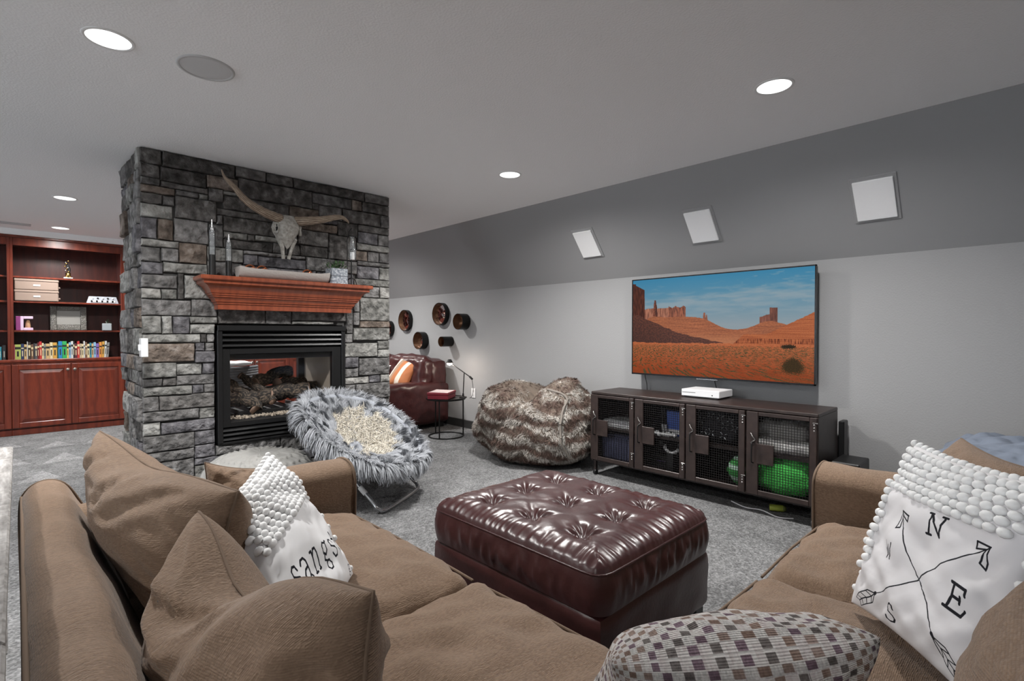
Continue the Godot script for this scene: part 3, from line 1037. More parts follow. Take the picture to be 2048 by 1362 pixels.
# ---------------------------------------------------------------- television and media console
func tv_color(u: float, v: float) -> Color:
	var n1 := nz.get_noise_2d(u * 14, v * 14)
	var n2 := nz.get_noise_2d(u * 60 + 9, v * 60)
	var n3 := nz.get_noise_2d(u * 150, v * 150 + 7)
	# sky with a long pale cloud bank
	var c := c8(64, 138, 176).lerp(c8(150, 164, 172), clampf(v / 0.48, 0, 1))
	var cl := clampf(nz.get_noise_2d(u * 4.5 + 3, v * 16) * 0.9 + 0.85 - absf(v - 0.3 + 0.07 * u) * 6.0, 0, 1)
	cl = maxf(cl, clampf(nz.get_noise_2d(u * 9, v * 22 + 5) * 1.6 - 0.35 + (u - 0.6) * 0.9 - absf(v - 0.2) * 2.0, 0, 0.6))
	c = c.lerp(c8(158, 172, 180), cl * 0.75)
	var rock := c8(150, 82, 58)
	var strip := nz.get_noise_2d(u * 95, v * 9) * 0.5 + 0.5
	var lay := nz.get_noise_2d(u * 5, v * 70) * 0.5 + 0.5
	# far plateau and group of buttes
	var top := 2.0
	if u > 0.075 and u < 0.24: top = 0.305 + 0.012 * n1 + maxf(0.0, (0.12 - u)) * 0.4
	if u >= 0.24 and u < 0.345: top = 0.29 + 0.03 * absf(sin((u - 0.24) * 70.0)) * 0.5 + 0.01 * n2
	if v > top and v < 0.47: c = c8(196, 132, 106).lerp(c8(112, 70, 58), clampf(strip * 1.7 - 0.5, 0, 1))
	if u >= 0.24 and u < 0.345 and v > top and v < 0.43: c = c8(170, 104, 80).lerp(c8(78, 50, 46), clampf(strip * 2.4 - 0.9, 0, 1))
	# slim spire
	var sw := 0.006 + maxf(0.0, v - 0.24) * 0.075
	if absf(u - 0.152 - 0.004 * n1) < sw and v > 0.222 and v < 0.43: c = c8(142, 84, 66).lerp(c8(84, 52, 46), clampf((u - 0.15) * 60 + 0.5 + n2, 0, 1))
	# centre spires
	if (absf(u - 0.455) < 0.005 + (v - 0.37) * 0.06 and v > 0.365) or (absf(u - 0.468) < 0.004 + (v - 0.41) * 0.08 and v > 0.385):
		if v < 0.47: c = c8(176, 112, 86).lerp(c8(124, 74, 60), strip)
	# right butte with its tower
	if (u > 0.748 and u < 0.80 and v > 0.415 + 0.012 * n1 - (u - 0.748) * 0.25 and v < 0.52) or (u > 0.797 and u < 0.834 and v > 0.335 + 0.01 * n1 and v < 0.54):
		c = c8(158, 100, 82).lerp(c8(96, 62, 56), clampf(strip * 1.5 - 0.2 + (u - 0.8) * 6, 0, 1))
	# talus hills under the buttes
	var hill := 0.5 - 0.1 * exp(-pow((u - 0.3) * 7.0, 2)) - 0.055 * exp(-pow((u - 0.46) * 11.0, 2)) - 0.08 * exp(-pow((u - 0.13) * 12.0, 2)) - 0.05 * exp(-pow((u - 0.79) * 14.0, 2)) + 0.035 * exp(-pow((u - 0.6) * 7.0, 2)) + 0.004 * n2
	if v > hill: c = c8(190, 116, 80).lerp(c8(140, 84, 62), clampf(lay * 1.3 - 0.2 + n2 * 0.5, 0, 1)).lerp(c8(206, 140, 100), clampf((v - 0.56) * 6, 0, 0.5))
	# layered red slope on the right
	var rs := 0.575 - maxf(0.0, u - 0.78) * 0.86 + 0.006 * n2
	if u > 0.6 and v > maxf(rs, 0.36) and v > 0.72 - (u - 0.58) * 1.6:
		c = c8(198, 116, 74).lerp(c8(150, 78, 50), clampf(lay * 1.4 - 0.3 + n3 * 0.6, 0, 1))
		if v > 0.615 and v < 0.66: c = c.lerp(c8(92, 44, 30), clampf(nz.get_noise_2d(u * 120, v * 10) * 1.4 + 0.15, 0, 1))
	# dark mesa and its talus on the left
	if u < 0.083 - 0.012 * (0.4 - v) and v > 0.035 + u * 0.9 * (1.0 if u > 0.02 else 0.2): c = c8(112, 64, 50).lerp(c8(58, 36, 33), clampf(strip * 1.6 - 0.3, 0, 1))
	var ta := 0.37 + maxf(0.0, u - 0.03) * 0.72 - maxf(0.0, u - 0.3) * 0.35 + 0.012 * n1
	if v > ta and u < 0.56: c = c8(118, 72, 58).lerp(c8(76, 52, 48), clampf(n2 + 0.5 + (v - ta) * 1.5, 0, 1))
	# plain with scrub
	var pl := 0.665 + 0.012 * n1
	if v > pl:
		var d := (v - pl) / 0.335
		c = c8(196, 112, 72).lerp(c8(150, 70, 38), clampf(d * 1.15 + n1 * 0.25, 0, 1))
		c = c.lerp(c8(120, 52, 30), clampf(n2 * 0.6, 0, 0.5))
		var sc := lerpf(48.0, 15.0, sqrt(d))
		var b := nz.get_noise_2d(u * sc * 1.9 + 40, (v - pl) * sc * 4.6)
		var th := 0.17 - 0.12 * sin(clampf(d * 2.2, 0, 1) * PI)
		if d > 0.06 and b > th + n3 * 0.2:
			c = c.lerp(c8(58, 56, 34).lerp(c8(112, 104, 72), clampf(n3 + 0.4, 0, 1)), clampf((b - th) * 9, 0, 0.95))
	var bush := Vector2((u - 0.905) / 0.05, (v - 0.845) / 0.07 - absf(u - 0.905) * 6.0).length() + n3 * 0.6
	if bush < 1.0: c = c8(84, 62, 34).lerp(c8(44, 36, 22), clampf(n3 + 0.5, 0, 1))
	var b2 := Vector2((u - 0.885) / 0.034, (v - 0.683) / 0.018).length() + n3 * 0.7
	if b2 < 1.0: c = c8(48, 38, 24)
	return c


func build_tv() -> void:
	var o := thing("television", "large flat television showing a red desert landscape, on the wall above the console", "television", Vector3(3.93, 1.249, -1.79), -PI / 2)
	var w := 1.458
	var h := 0.835
	var st := st_new()
	var bz := 0.009
	for b in [[-w / 2, -h / 2, -w / 2 + bz, h / 2], [w / 2 - bz, -h / 2, w / 2, h / 2], [-w / 2, h / 2 - bz, w / 2, h / 2], [-w / 2, -h / 2, w / 2, -h / 2 + bz + 0.004]]:
		cbox(st, Vector3(b[0], b[1], -0.02), Vector3(b[2], b[3], 0.004), 0.0015)
	var bez := mat(c8(46, 46, 48), 0.22, 0.7)
	mi("bezel", done(st), bez, o)
	mi("housing", boxm(Vector3(-w / 2 + 0.002, -h / 2 + 0.002, -0.045), Vector3(w / 2 - 0.002, h / 2 - 0.002, -0.012), 0.008), M.black, o)
	mi("wall_bracket", boxm(Vector3(-0.3, -0.25, -0.118), Vector3(0.3, 0.25, -0.04), 0.004), M.black, o)
	var sm := mat(Color.BLACK, 0.3, 0.0, 0.2)
	sm.emission_enabled = true
	sm.emission_texture = color_tex(720, 412, tv_color)
	sm.emission_energy_multiplier = 0.8
	sm.emission = Color.BLACK
	var scr := st_new()
	var hw := w / 2 - bz
	var hh := h / 2 - bz
	quad(scr, Vector3(-hw, -hh, 0), Vector3(hw, -hh, 0), Vector3(hw, hh, 0), Vector3(-hw, hh, 0))
	mi("screen", done(scr), sm, o)
	mi("sensor_bar", boxm(Vector3(-0.13, -h / 2 - 0.012, -0.012), Vector3(0.05, -h / 2 + 0.001, 0.004), 0.003), M.chrome, o)
	for q in [[0.98, 0.86, "thin black cable hanging below the left end of the television"], [1.16, 0.02, "thin black cable hanging below the middle of the television behind the white game console"]]:
		var z: float = -1.79 - 0.64 if q[1] > 0.5 else -1.79 - 0.01
		var c := mi("cable", tube(smooth_path([Vector3(3.99, 0.87, z), Vector3(4.0, 0.8, z + 0.005), Vector3(4.0, 0.74, z + 0.02), Vector3(3.99, 0.66, z + 0.03)]), 0.004, 6), M.black, self)
		tag(c, q[2], "cable", "cables under the television")


func build_console() -> void:
	M.cab = mat(Color.WHITE, 0.42, 0.25)
	M.cab.albedo_texture = noise_tex(0.02, 4, 256, 0.0, c8(40, 33, 32), c8(64, 53, 50), 61)
	tri_map(M.cab, 2.0)
	M.cab_door = mat(Color.WHITE, 0.4, 0.2)
	M.cab_door.albedo_texture = noise_tex(0.02, 4, 256, 0.0, c8(42, 33, 31), c8(62, 50, 47), 62)
	tri_map(M.cab_door, 2.0)
	var x0 := 3.475
	var x1 := 3.9
	var z0 := -2.625
	var z1 := -0.92
	var o := thing("media_console", "long dark metal locker console with four wire-mesh doors under the television", "console", Vector3((x0 + x1) / 2, 0, (z0 + z1) / 2))
	var hx := (x1 - x0) / 2
	var hz := (z1 - z0) / 2
	mi("top", boxm(Vector3(-hx, 0.683, -hz), Vector3(hx, 0.705, hz), 0.004), M.cab, o)
	mi("bottom", boxm(Vector3(-hx + 0.012, 0.12, -hz + 0.003), Vector3(hx, 0.14, hz - 0.003), 0.002), M.cab, o)
	mi("back", boxm(Vector3(hx - 0.012, 0.14, -hz + 0.003), Vector3(hx, 0.683, hz - 0.003), 0.0), M.cab, o)
	for s in [-1.0, 1.0]:
		mi("side", boxm(Vector3(-hx + 0.002, 0.12, s * (hz - 0.012) - 0.012), Vector3(hx, 0.683, s * (hz - 0.012) + 0.012), 0.003), M.cab, o)
	for k in 3:
		mi("divider", boxm(Vector3(-hx + 0.02, 0.14, -hz + 0.426 * (k + 1) - 0.009), Vector3(hx - 0.012, 0.683, -hz + 0.426 * (k + 1) + 0.009), 0.0), M.cab, o)
	mi("shelf", boxm(Vector3(-hx + 0.04, 0.392, -hz + 0.024), Vector3(hx - 0.012, 0.408, hz - 0.024), 0.0), M.cab, o)
	for sx in [-1.0, 1.0]:
		for sz in [-1.0, 1.0]:
			var lg := mi("leg", boxm(Vector3(sx * (hx - 0.025) - 0.012, 0.045, sz * (hz - 0.03) - 0.012), Vector3(sx * (hx - 0.025) + 0.012, 0.125, sz * (hz - 0.03) + 0.012), 0.003), M.cab, o)
			var wh := mi("caster", lathe_hard([Vector2(0, -0.012), Vector2(0.02, -0.012), Vector2(0.024, -0.006), Vector2(0.024, 0.006), Vector2(0.02, 0.012), Vector2(0, 0.012)], 18), M.black, lg, Vector3(sx * (hx - 0.025), 0.024, sz * (hz - 0.03)), Vector3(PI / 2, 0, 0))
			wh.name = "caster"
	var wire := mat(c8(34, 31, 31), 0.4, 0.5)
	var steel := mat(c8(150, 148, 146), 0.3, 0.9)
	# one door, then three copies
	var dw := 0.416
	var fr := st_new()
	cbox(fr, Vector3(-0.012, 0.135, 0.0), Vector3(0.006, 0.69 - 0.01, 0.075), 0.003)
	cbox(fr, Vector3(-0.012, 0.135, dw - 0.04), Vector3(0.006, 0.68, dw), 0.003)
	cbox(fr, Vector3(-0.012, 0.135, 0.075), Vector3(0.006, 0.168, dw - 0.04), 0.003)
	cbox(fr, Vector3(-0.012, 0.655, 0.075), Vector3(0.006, 0.68, dw - 0.04), 0.003)
	var ms := st_new()
	var zz := 0.075
	while zz < dw - 0.04:
		cbox(ms, Vector3(-0.0025, 0.165, zz - 0.0014), Vector3(0.0003, 0.66, zz + 0.0014), 0.0)
		zz += 0.0165
	var yy := 0.168
	while yy < 0.656:
		cbox(ms, Vector3(-0.0045, yy - 0.0014, 0.072), Vector3(-0.0022, yy + 0.0014, dw - 0.037), 0.0)
		yy += 0.0165
	var frame_m := done(fr)
	var mesh_m := done(ms)
	var plate_m := boxm(Vector3(-0.016, 0.342, 0.068), Vector3(-0.006, 0.474, 0.172), 0.004)
	var pull := tube(smooth_path([Vector3(-0.012, 0.485, 0.045), Vector3(-0.035, 0.478, 0.045), Vector3(-0.04, 0.46, 0.045), Vector3(-0.04, 0.37, 0.045), Vector3(-0.035, 0.352, 0.045), Vector3(-0.012, 0.345, 0.045)], 4), 0.005, 8)
	var hook := tube(smooth_path([Vector3(-0.014, 0.54, 0.03), Vector3(-0.024, 0.52, 0.045), Vector3(-0.022, 0.5, 0.06), Vector3(-0.024, 0.485, 0.045), Vector3(-0.016, 0.475, 0.03)], 4), 0.0035, 6)
	for k in 4:
		var d := mi("door", frame_m, M.cab_door, o, Vector3(-hx, 0, -hz + 0.004 + k * 0.4265))
		var wm := mi("wire_mesh", mesh_m, wire, d)
		wm.set_meta("kind", "stuff")
		mi("lock_plate", plate_m, M.cab_door, d)
		mi("handle", pull, M.iron, d)
		mi("hasp", hook, steel, d)
		for hy in [0.2, 0.6]:
			for i in 3:
				mi("hinge_screw", lathe([Vector2(0.006, 0), Vector2(0.004, 0.003), Vector2(0, 0.004)], 8), steel, d, Vector3(-0.012, hy + i * 0.018, dw - 0.014), Vector3(0, 0, PI / 2))
			mi("hinge", boxm(Vector3(-0.015, hy + 0.045, dw - 0.022), Vector3(-0.011, hy + 0.052, dw + 0.006), 0.001), steel, d)
	build_console_things()


func build_console_things() -> void:
	# white game console on top
	var g := thing("game_console", "flat white game console lying on the dark media console under the television", "game console", Vector3(3.79, 0.705, -1.765))
	mi("foot", boxm(Vector3(-0.105, 0, -0.135), Vector3(0.11, 0.012, 0.135), 0.003), M.black, g)
	mi("case", boxm(Vector3(-0.115, 0.01, -0.148), Vector3(0.118, 0.062, 0.148), 0.004), M.plastic_white, g)
	mi("disc_slot", boxm(Vector3(-0.1165, 0.038, -0.14), Vector3(-0.113, 0.041, -0.035), 0.0005), M.black, g)
	mi("button", lathe([Vector2(0.005, 0), Vector2(0, 0.002)], 12), M.black, g, Vector3(-0.115, 0.028, 0.095), Vector3(0, 0, PI / 2))
	var y := 0.408
	# first bay
	for i in 2:
		var b := thing("white_media_box", ["lower flat white box behind the first mesh door", "upper flat white box on the pile behind the first mesh door"][i], "box", Vector3(3.66, y + i * 0.032, -2.42), 0.05 * i, "flat boxes behind the first mesh door")
		mi("case", slab(0.2, 0.03, 0.29, 0.004), M.plastic_white, b)
		mi("seam", boxm(Vector3(-0.1012, 0.013, -0.13), Vector3(-0.099, 0.016, 0.13), 0.0), M.black, b)
	var bin := thing("blue_storage_bin", "dark blue ribbed plastic bin in the lower first bay of the media console", "bin", Vector3(3.68, 0.14, -2.42))
	var bl := mat(c8(84, 88, 116), 0.35)
	mi("tub", slab(0.24, 0.2, 0.32, 0.012), bl, bin)
	for i in 12:
		mi("rib", boxm(Vector3(-0.128, 0.015, -0.14 + i * 0.025), Vector3(-0.118, 0.185, -0.13 + i * 0.025), 0.003), bl, bin)
	mi("lid", boxm(Vector3(-0.13, 0.2, -0.168), Vector3(0.13, 0.215, 0.168), 0.004), bl, bin)
	# second bay
	var bk := thing("blue_game_case", "upright blue game case behind the second mesh door", "case", Vector3(3.62, y, -1.925))
	mi("cover", slab(0.03, 0.19, 0.15, 0.003), mat(c8(62, 92, 168), 0.3), bk)
	mi("spine", boxm(Vector3(-0.017, 0.015, -0.07), Vector3(-0.014, 0.05, 0.07), 0.0), M.plastic_white, bk)
	for i in 2:
		var s := thing("drum_stick", ["left drum stick leaning behind the second mesh door", "right drum stick leaning beside the blue game case"][i], "stick", Vector3(3.58, y, -2.02 + i * 0.022), 0, "sticks behind the second mesh door")
		mi("shaft", tube([Vector3(0, 0.004, 0.01), Vector3(0.02, 0.2, -0.015), Vector3(0.021, 0.22, -0.017)], [0.007, 0.006, 0.004], 8), M.iron, s)
		mi("grip", tube([Vector3(0, 0.003, 0.0102), Vector3(0.007, 0.08, 0.001)], 0.009, 8), M.grill, s)
	for i in 2:
		var c := thing("game_controller", ["white game controller lying at the left behind the second mesh door", "grey game controller lying in front of the blue case"][i], "controller", Vector3(3.545, y, -2.08 + i * 0.13), 0.2 * i, "controllers behind the second mesh door")
		mi("body", lathe([Vector2(0, 0.0), Vector2(0.03, 0.002), Vector2(0.042, 0.015), Vector2(0.034, 0.03), Vector2(0, 0.034)], 20), [M.plastic_white, M.grill][i], c).scale = Vector3(0.8, 1, 1.5)
		for sg in [-1.0, 1.0]:
			mi("grip", tube([Vector3(0, 0.016, sg * 0.045), Vector3(-0.02, 0.014, sg * 0.06), Vector3(-0.04, 0.012, sg * 0.06)], [0.014, 0.013, 0.008], 10), [M.plastic_white, M.grill][i], c)
			mi("thumb_stick", lathe([Vector2(0.008, 0), Vector2(0.008, 0.01), Vector2(0, 0.012)], 10), M.black, c, Vector3(-0.008, 0.03, sg * 0.022))
	var hd := thing("headset", "headset with a grey ribbed band in the lower second bay of the media console", "headset", Vector3(3.56, 0.14, -1.93))
	var pts := []
	for i in 13:
		var a := PI * i / 12.0
		pts.append(Vector3(0, 0.2 - 0.055 * sin(a) , -0.06 * cos(a)))
	mi("band", tube(pts, 0.013, 8), M.grill, hd)
	for sg in [-1.0, 1.0]:
		mi("ear_cup", lathe([Vector2(0, -0.02), Vector2(0.035, -0.015), Vector2(0.035, 0.015), Vector2(0, 0.02)], 18), M.black, hd, Vector3(0, 0.215, sg * 0.075), Vector3(PI / 2, 0, 0))
	mi("stand", boxm(Vector3(-0.03, 0, -0.03), Vector3(0.03, 0.145, 0.03), 0.004), M.black, hd)
	var pc := thing("black_stereo_box", "black stereo box with a violet trim line in the lower second bay", "stereo", Vector3(3.72, 0.14, -1.975))
	mi("case", slab(0.2, 0.1, 0.34, 0.005), M.black, pc)
	mi("trim_line", boxm(Vector3(-0.103, 0.05, -0.12), Vector3(-0.099, 0.055, 0.165), 0.0), mat(c8(104, 74, 150), 0.4), pc)
	# third bay
	var bag := thing("flowered_bag", "black drawstring bag with white flowers behind the third mesh door", "bag", Vector3(3.68, y, -1.58))
	var cloth := mat(c8(26, 26, 32), 0.85)
	mi("sack", cushion(Vector3(0.24, 0.235, 0.34), 0.09, 0.012, 14, 0.02, 4.0), cloth, bag, Vector3(0, 0.122, 0))
	var fl := st_new()
	var fr := RandomNumberGenerator.new()
	fr.seed = 4
	var petal := mat(c8(225, 232, 238), 0.8)
	for p in [[-0.11, 0.15], [-0.04, 0.19], [0.03, 0.185], [0.1, 0.17], [0.06, 0.125], [0.13, 0.115], [-0.09, 0.075], [-0.035, 0.07], [0.05, 0.06], [-0.14, 0.2]]:
		var f := Node3D.new()
		var pm := []
		for k in 4:
			pm.append([lathe([Vector2(0, -0.003), Vector2(0.012, -0.001), Vector2(0.012, 0.001), Vector2(0, 0.003)], 8), Transform3D(Basis.from_euler(Vector3(PI / 4 + k * PI / 2 + fr.randf() * 0.4, 0, 0)) * Basis.from_scale(Vector3(0.4, 1, 1)), Vector3.ZERO).translated_local(Vector3(0, 0, 0.02))])
		f.free()
		mi("flower_print", join(pm), petal, bag, Vector3(-0.136, p[1] + 0.01, p[0]))
	var fish := thing("green_striped_pillow", "green and pale striped plush corner at the bottom of the third bay", "plush", Vector3(3.58, 0.14, -1.445))
	var gs := mat(Color.WHITE, 0.8)
	gs.albedo_texture = color_tex(64, 64, func(u, v): return c8(60, 150, 70).lerp(c8(196, 222, 206), clampf(sin(v * TAU * 4 + u * 3) * 1.5, 0, 1)))
	mi("body", lathe([Vector2(0, 0.0), Vector2(0.03, 0.03), Vector2(0.07, 0.1), Vector2(0.05, 0.16), Vector2(0.015, 0.2), Vector2(0, 0.205)], 18), gs, fish)
	# fourth bay
	var bu := thing("grey_blanket_bundle", "bundle of grey and white checked blankets in the upper fourth bay", "blanket", Vector3(3.68, y, -1.15))
	var gr := mat(c8(160, 158, 155), 0.9)
	mi("upper_fold", cushion(Vector3(0.26, 0.11, 0.33), 0.045, 0.008, 14, 0.02, 8.0), gr, bu, Vector3(0, 0.148, 0))
	mi("lower_fold", cushion(Vector3(0.27, 0.09, 0.34), 0.04, 0.008, 14, 0.015, 3.0), mat(c8(226, 224, 221), 0.9), bu, Vector3(0, 0.046, 0))
	var gb := thing("green_plush", "bright green plush cushion filling the lower fourth bay of the media console", "plush", Vector3(3.67, 0.14, -1.155))
	var gm := mat(c8(98, 236, 108), 0.75)
	bump(tri_map(gm, 9.0), M.rock_bump, 1.0)
	mi("body", cushion(Vector3(0.3, 0.235, 0.36), 0.1, 0.012, 18, 0.012, 9.0, 2.0), gm, gb, Vector3(0, 0.122, 0))
	# by the console
	var sub := thing("subwoofer", "low black subwoofer box on the carpet right of the media console", "speaker", Vector3(3.76, 0, -0.815))
	mi("cabinet", boxm(Vector3(-0.13, 0.01, -0.075), Vector3(0.13, 0.4, 0.075), 0.006), M.black, sub)
	mi("driver", lathe([Vector2(0.062, 0), Vector2(0.058, 0.006), Vector2(0.03, -0.004), Vector2(0, 0.004)], 24), M.base, sub, Vector3(-0.13, 0.22, 0), Vector3(0, 0, PI / 2))
	for k in 4:
		mi("foot", lathe_hard([Vector2(0, 0), Vector2(0.012, 0), Vector2(0.012, 0.012), Vector2(0, 0.012)], 10), M.black, sub, Vector3(-0.11 + 0.22 * (k % 2), 0, -0.055 + 0.11 * (k / 2)))
	var tw := thing("slim_black_tower", "slim upright black router tower against the wall at the right end of the console", "router", Vector3(3.975, 0, -0.905))
	mi("case", boxm(Vector3(-0.05, 0.008, -0.017), Vector3(0.05, 0.61, 0.017), 0.006), M.black, tw)
	mi("base", slab(0.12, 0.01, 0.05, 0.003), M.black, tw)
	var cb := mi("floor_cable", tube(smooth_path([Vector3(3.62, 0.005, -1.5), Vector3(3.56, 0.005, -1.38), Vector3(3.58, 0.005, -1.28), Vector3(3.52, 0.005, -1.16), Vector3(3.56, 0.006, -1.08)]), 0.004, 6), M.plastic_white, self)
	tag(cb, "thin white cable loose on the carpet under the right half of the console", "cable")
	var toy := thing("foam_dart", "small yellow-green toy lying on the carpet under the right end of the console", "toy", Vector3(3.64, 0, -1.2), 0.4)
	mi("body", tube([Vector3(0, 0.024, -0.05), Vector3(0, 0.026, 0.03)], 0.022, 10), mat(c8(150, 160, 62), 0.6), toy)
	mi("tip", tube([Vector3(0, 0.026, 0.03), Vector3(0, 0.026, 0.05)], [0.024, 0.012], 10), mat(c8(96, 104, 48), 0.6), toy)


func build_mirrors() -> void:
	var mr := mat(c8(225, 225, 225), 0.03, 1.0)
	var bronze := mat(c8(104, 72, 50), 0.4, 0.6)
	for q in [[-6.82, 1.257, 0.12, 0.06, "round black-rimmed mirror half hidden behind the right edge of the stone chimney"], [-6.36, 1.374, 0.152, 0.055, "round black-rimmed mirror at the upper left of the wall group"], [-5.5, 1.444, 0.149, 0.065, "round black-rimmed mirror highest in the wall group"], [-5.94, 1.089, 0.12, 0.1, "round deep-rimmed mirror lowest at the left, just above the leather sofa"], [-5.02, 1.336, 0.1, 0.125, "small deep drum-shaped mirror at the far right of the wall group"], [-5.32, 1.083, 0.065, 0.16, "smallest drum-shaped wall piece, above the glowing desk lamp"]]:
		var r: float = q[2]
		var d: float = q[3]
		var o := thing("wall_mirror", q[4], "mirror", Vector3(4.05, q[1], q[0]), 0, "round metal mirrors on the wall")
		o.rotation.z = PI / 2
		mi("rim", lathe_hard([Vector2(r * 0.93, 0.0), Vector2(r, 0.0), Vector2(r, d), Vector2(r * 0.955, d)], 36), M.black_metal, o)
		mi("inner_wall", lathe_hard([Vector2(r * 0.955, d), Vector2(r * 0.93, d * 0.25)], 36), bronze, o)
		mi("mirror_glass", lathe([Vector2(r * 0.94, d * 0.25), Vector2(r * 0.5, d * 0.25 + r * 0.1), Vector2(0, d * 0.25 + r * 0.14)], 36), mr, o)


# ---------------------------------------------------------------- bookcase wall
func raised_door(w: float, h: float) -> ArrayMesh:
	var st := st_new()
	var b := 0.058
	cbox(st, Vector3(0, 0, 0), Vector3(b, h, 0.02), 0.003)
	cbox(st, Vector3(w - b, 0, 0), Vector3(w, h, 0.02), 0.003)
	cbox(st, Vector3(b, 0, 0), Vector3(w - b, b, 0.02), 0.003)
	cbox(st, Vector3(b, h - b, 0), Vector3(w - b, h, 0.02), 0.003)
	return done(st)


func raised_panel(w: float, h: float) -> ArrayMesh:
	var st := st_new()
	var b := 0.055
	var c := 0.1
	var z0 := 0.004
	var z1 := 0.016
	var o := [Vector3(b, b, z0), Vector3(w - b, b, z0), Vector3(w - b, h - b, z0), Vector3(b, h - b, z0)]
	var i := [Vector3(c, c, z1), Vector3(w - c, c, z1), Vector3(w - c, h - c, z1), Vector3(c, h - c, z1)]
	for k in 4:
		quad(st, o[k], o[(k + 1) % 4], i[(k + 1) % 4], i[k])
	quad(st, i[0], i[1], i[2], i[3])
	return done(st)


func build_bookcase() -> void:
	M.cherry = wood_mat(c8(118, 50, 32), c8(82, 33, 23), 0.3)
	tri_map(M.cherry, 1.1)
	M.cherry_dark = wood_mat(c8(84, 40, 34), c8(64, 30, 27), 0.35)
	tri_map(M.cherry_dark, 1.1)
	var knob_m := mat(c8(140, 134, 128), 0.3, 0.9)
	var pitch := 1.047
	var zf := -8.25
	var at := ["with a silver frame and boxes above it", "cut off by the left edge of the picture", "just behind the stone chimney", "seen orange through the fireplace glass", "at the far right end, hidden by the chimney"]
	var u0 := thing("base_cabinet", "cherry wood cabinet with two raised-panel doors, " + at[0], "cabinet", Vector3(-0.058, 0, zf), 0, "cherry base cabinets along the far wall")
	var W := pitch
	mi("base_body", boxm(Vector3(0, 0.09, -0.44), Vector3(W - 0.001, 0.849, 0), 0.002), M.cherry, u0)
	mi("toe_kick", boxm(Vector3(0, 0, -0.42), Vector3(W - 0.001, 0.09, -0.03), 0.0), M.cherry, u0)
	mi("plinth", boxm(Vector3(0.0, 0.0, -0.03), Vector3(W - 0.001, 0.068, -0.005), 0.003), M.cherry, u0)
	var dm := raised_door(0.515, 0.735)
	var pm := raised_panel(0.515, 0.735)
	for k in 2:
		var d := mi("door", dm, M.cherry, u0, Vector3(0.003 + k * 0.526, 0.088, 0.001))
		mi("panel", pm, M.cherry, d)
		mi("knob", lathe([Vector2(0.007, 0), Vector2(0.006, 0.012), Vector2(0.016, 0.018), Vector2(0.017, 0.025), Vector2(0, 0.03)], 14), knob_m, d, Vector3(0.488 if k == 0 else 0.027, 0.665, 0.02), Vector3(PI / 2, 0, 0))
	# upper part
	var u1 := thing("bookcase", "tall cherry open bookcase on the worktop, " + at[0].replace("above it", "on its shelves"), "bookcase", Vector3(-0.058, 0.885, zf), 0, "cherry bookcases along the far wall")
	mi("back_panel", boxm(Vector3(0.026, 0.0, -0.4), Vector3(W - 0.026, 1.415, -0.385), 0.0), M.cherry_dark, u1)
	for x in [0.0, W - 0.026]:
		mi("side_panel", boxm(Vector3(x, 0.0, -0.4), Vector3(x + 0.025, 1.415, -0.025), 0.002), M.cherry_dark, u1)
	mi("top_panel", boxm(Vector3(0.026, 1.355, -0.385), Vector3(W - 0.026, 1.415, -0.025), 0.0), M.cherry_dark, u1)
	for x in [0.0, W - 0.026]:
		mi("stile", boxm(Vector3(x, 0.0, -0.025), Vector3(x + 0.025, 1.415, 0.0), 0.002), M.cherry, u1)
	mi("top_rail", boxm(Vector3(0.026, 1.327, -0.025), Vector3(W - 0.026, 1.415, 0.0), 0.003), M.cherry, u1)
	for y in [0.955, 0.665, 0.32]:
		mi("shelf", boxm(Vector3(0.025, y, -0.385), Vector3(W - 0.026, y + 0.02, -0.028), 0.002), M.cherry, u1)
	for q in [[-1, 1], [1, 2], [2, 3], [3, 4]]:
		for u in [u0, u1]:
			var c: Node3D = u.duplicate()
			c.name = numbered("base_cabinet" if u == u0 else "bookcase")
			add_child(c)
			c.position.x += q[0] * pitch
			if q[0] == 3: c.scale.x = 0.915
			c.set_meta("label", ("cherry wood cabinet with two raised-panel doors, " if u == u0 else "tall cherry open bookcase on the worktop, ") + at[q[1]])
	struct("trim_1", boxm(Vector3(-1.2, 2.301, -8.66), Vector3(4.04, 2.33, -8.235), 0.006), M.cherry)
	struct("trim_2", boxm(Vector3(-5.05, 2.33, -8.72), Vector3(4.05, HC, -8.245), 0.0), M.ceiling)
	var ct := mi("worktop", boxm(Vector3(-1.2, 0.8495, -8.69), Vector3(4.04, 0.884, -8.232), 0.006), M.cherry, self)
	tag(ct, "long cherry wood worktop between the cabinet doors and the bookshelves", "worktop")
	build_books()
	build_shelf_things()


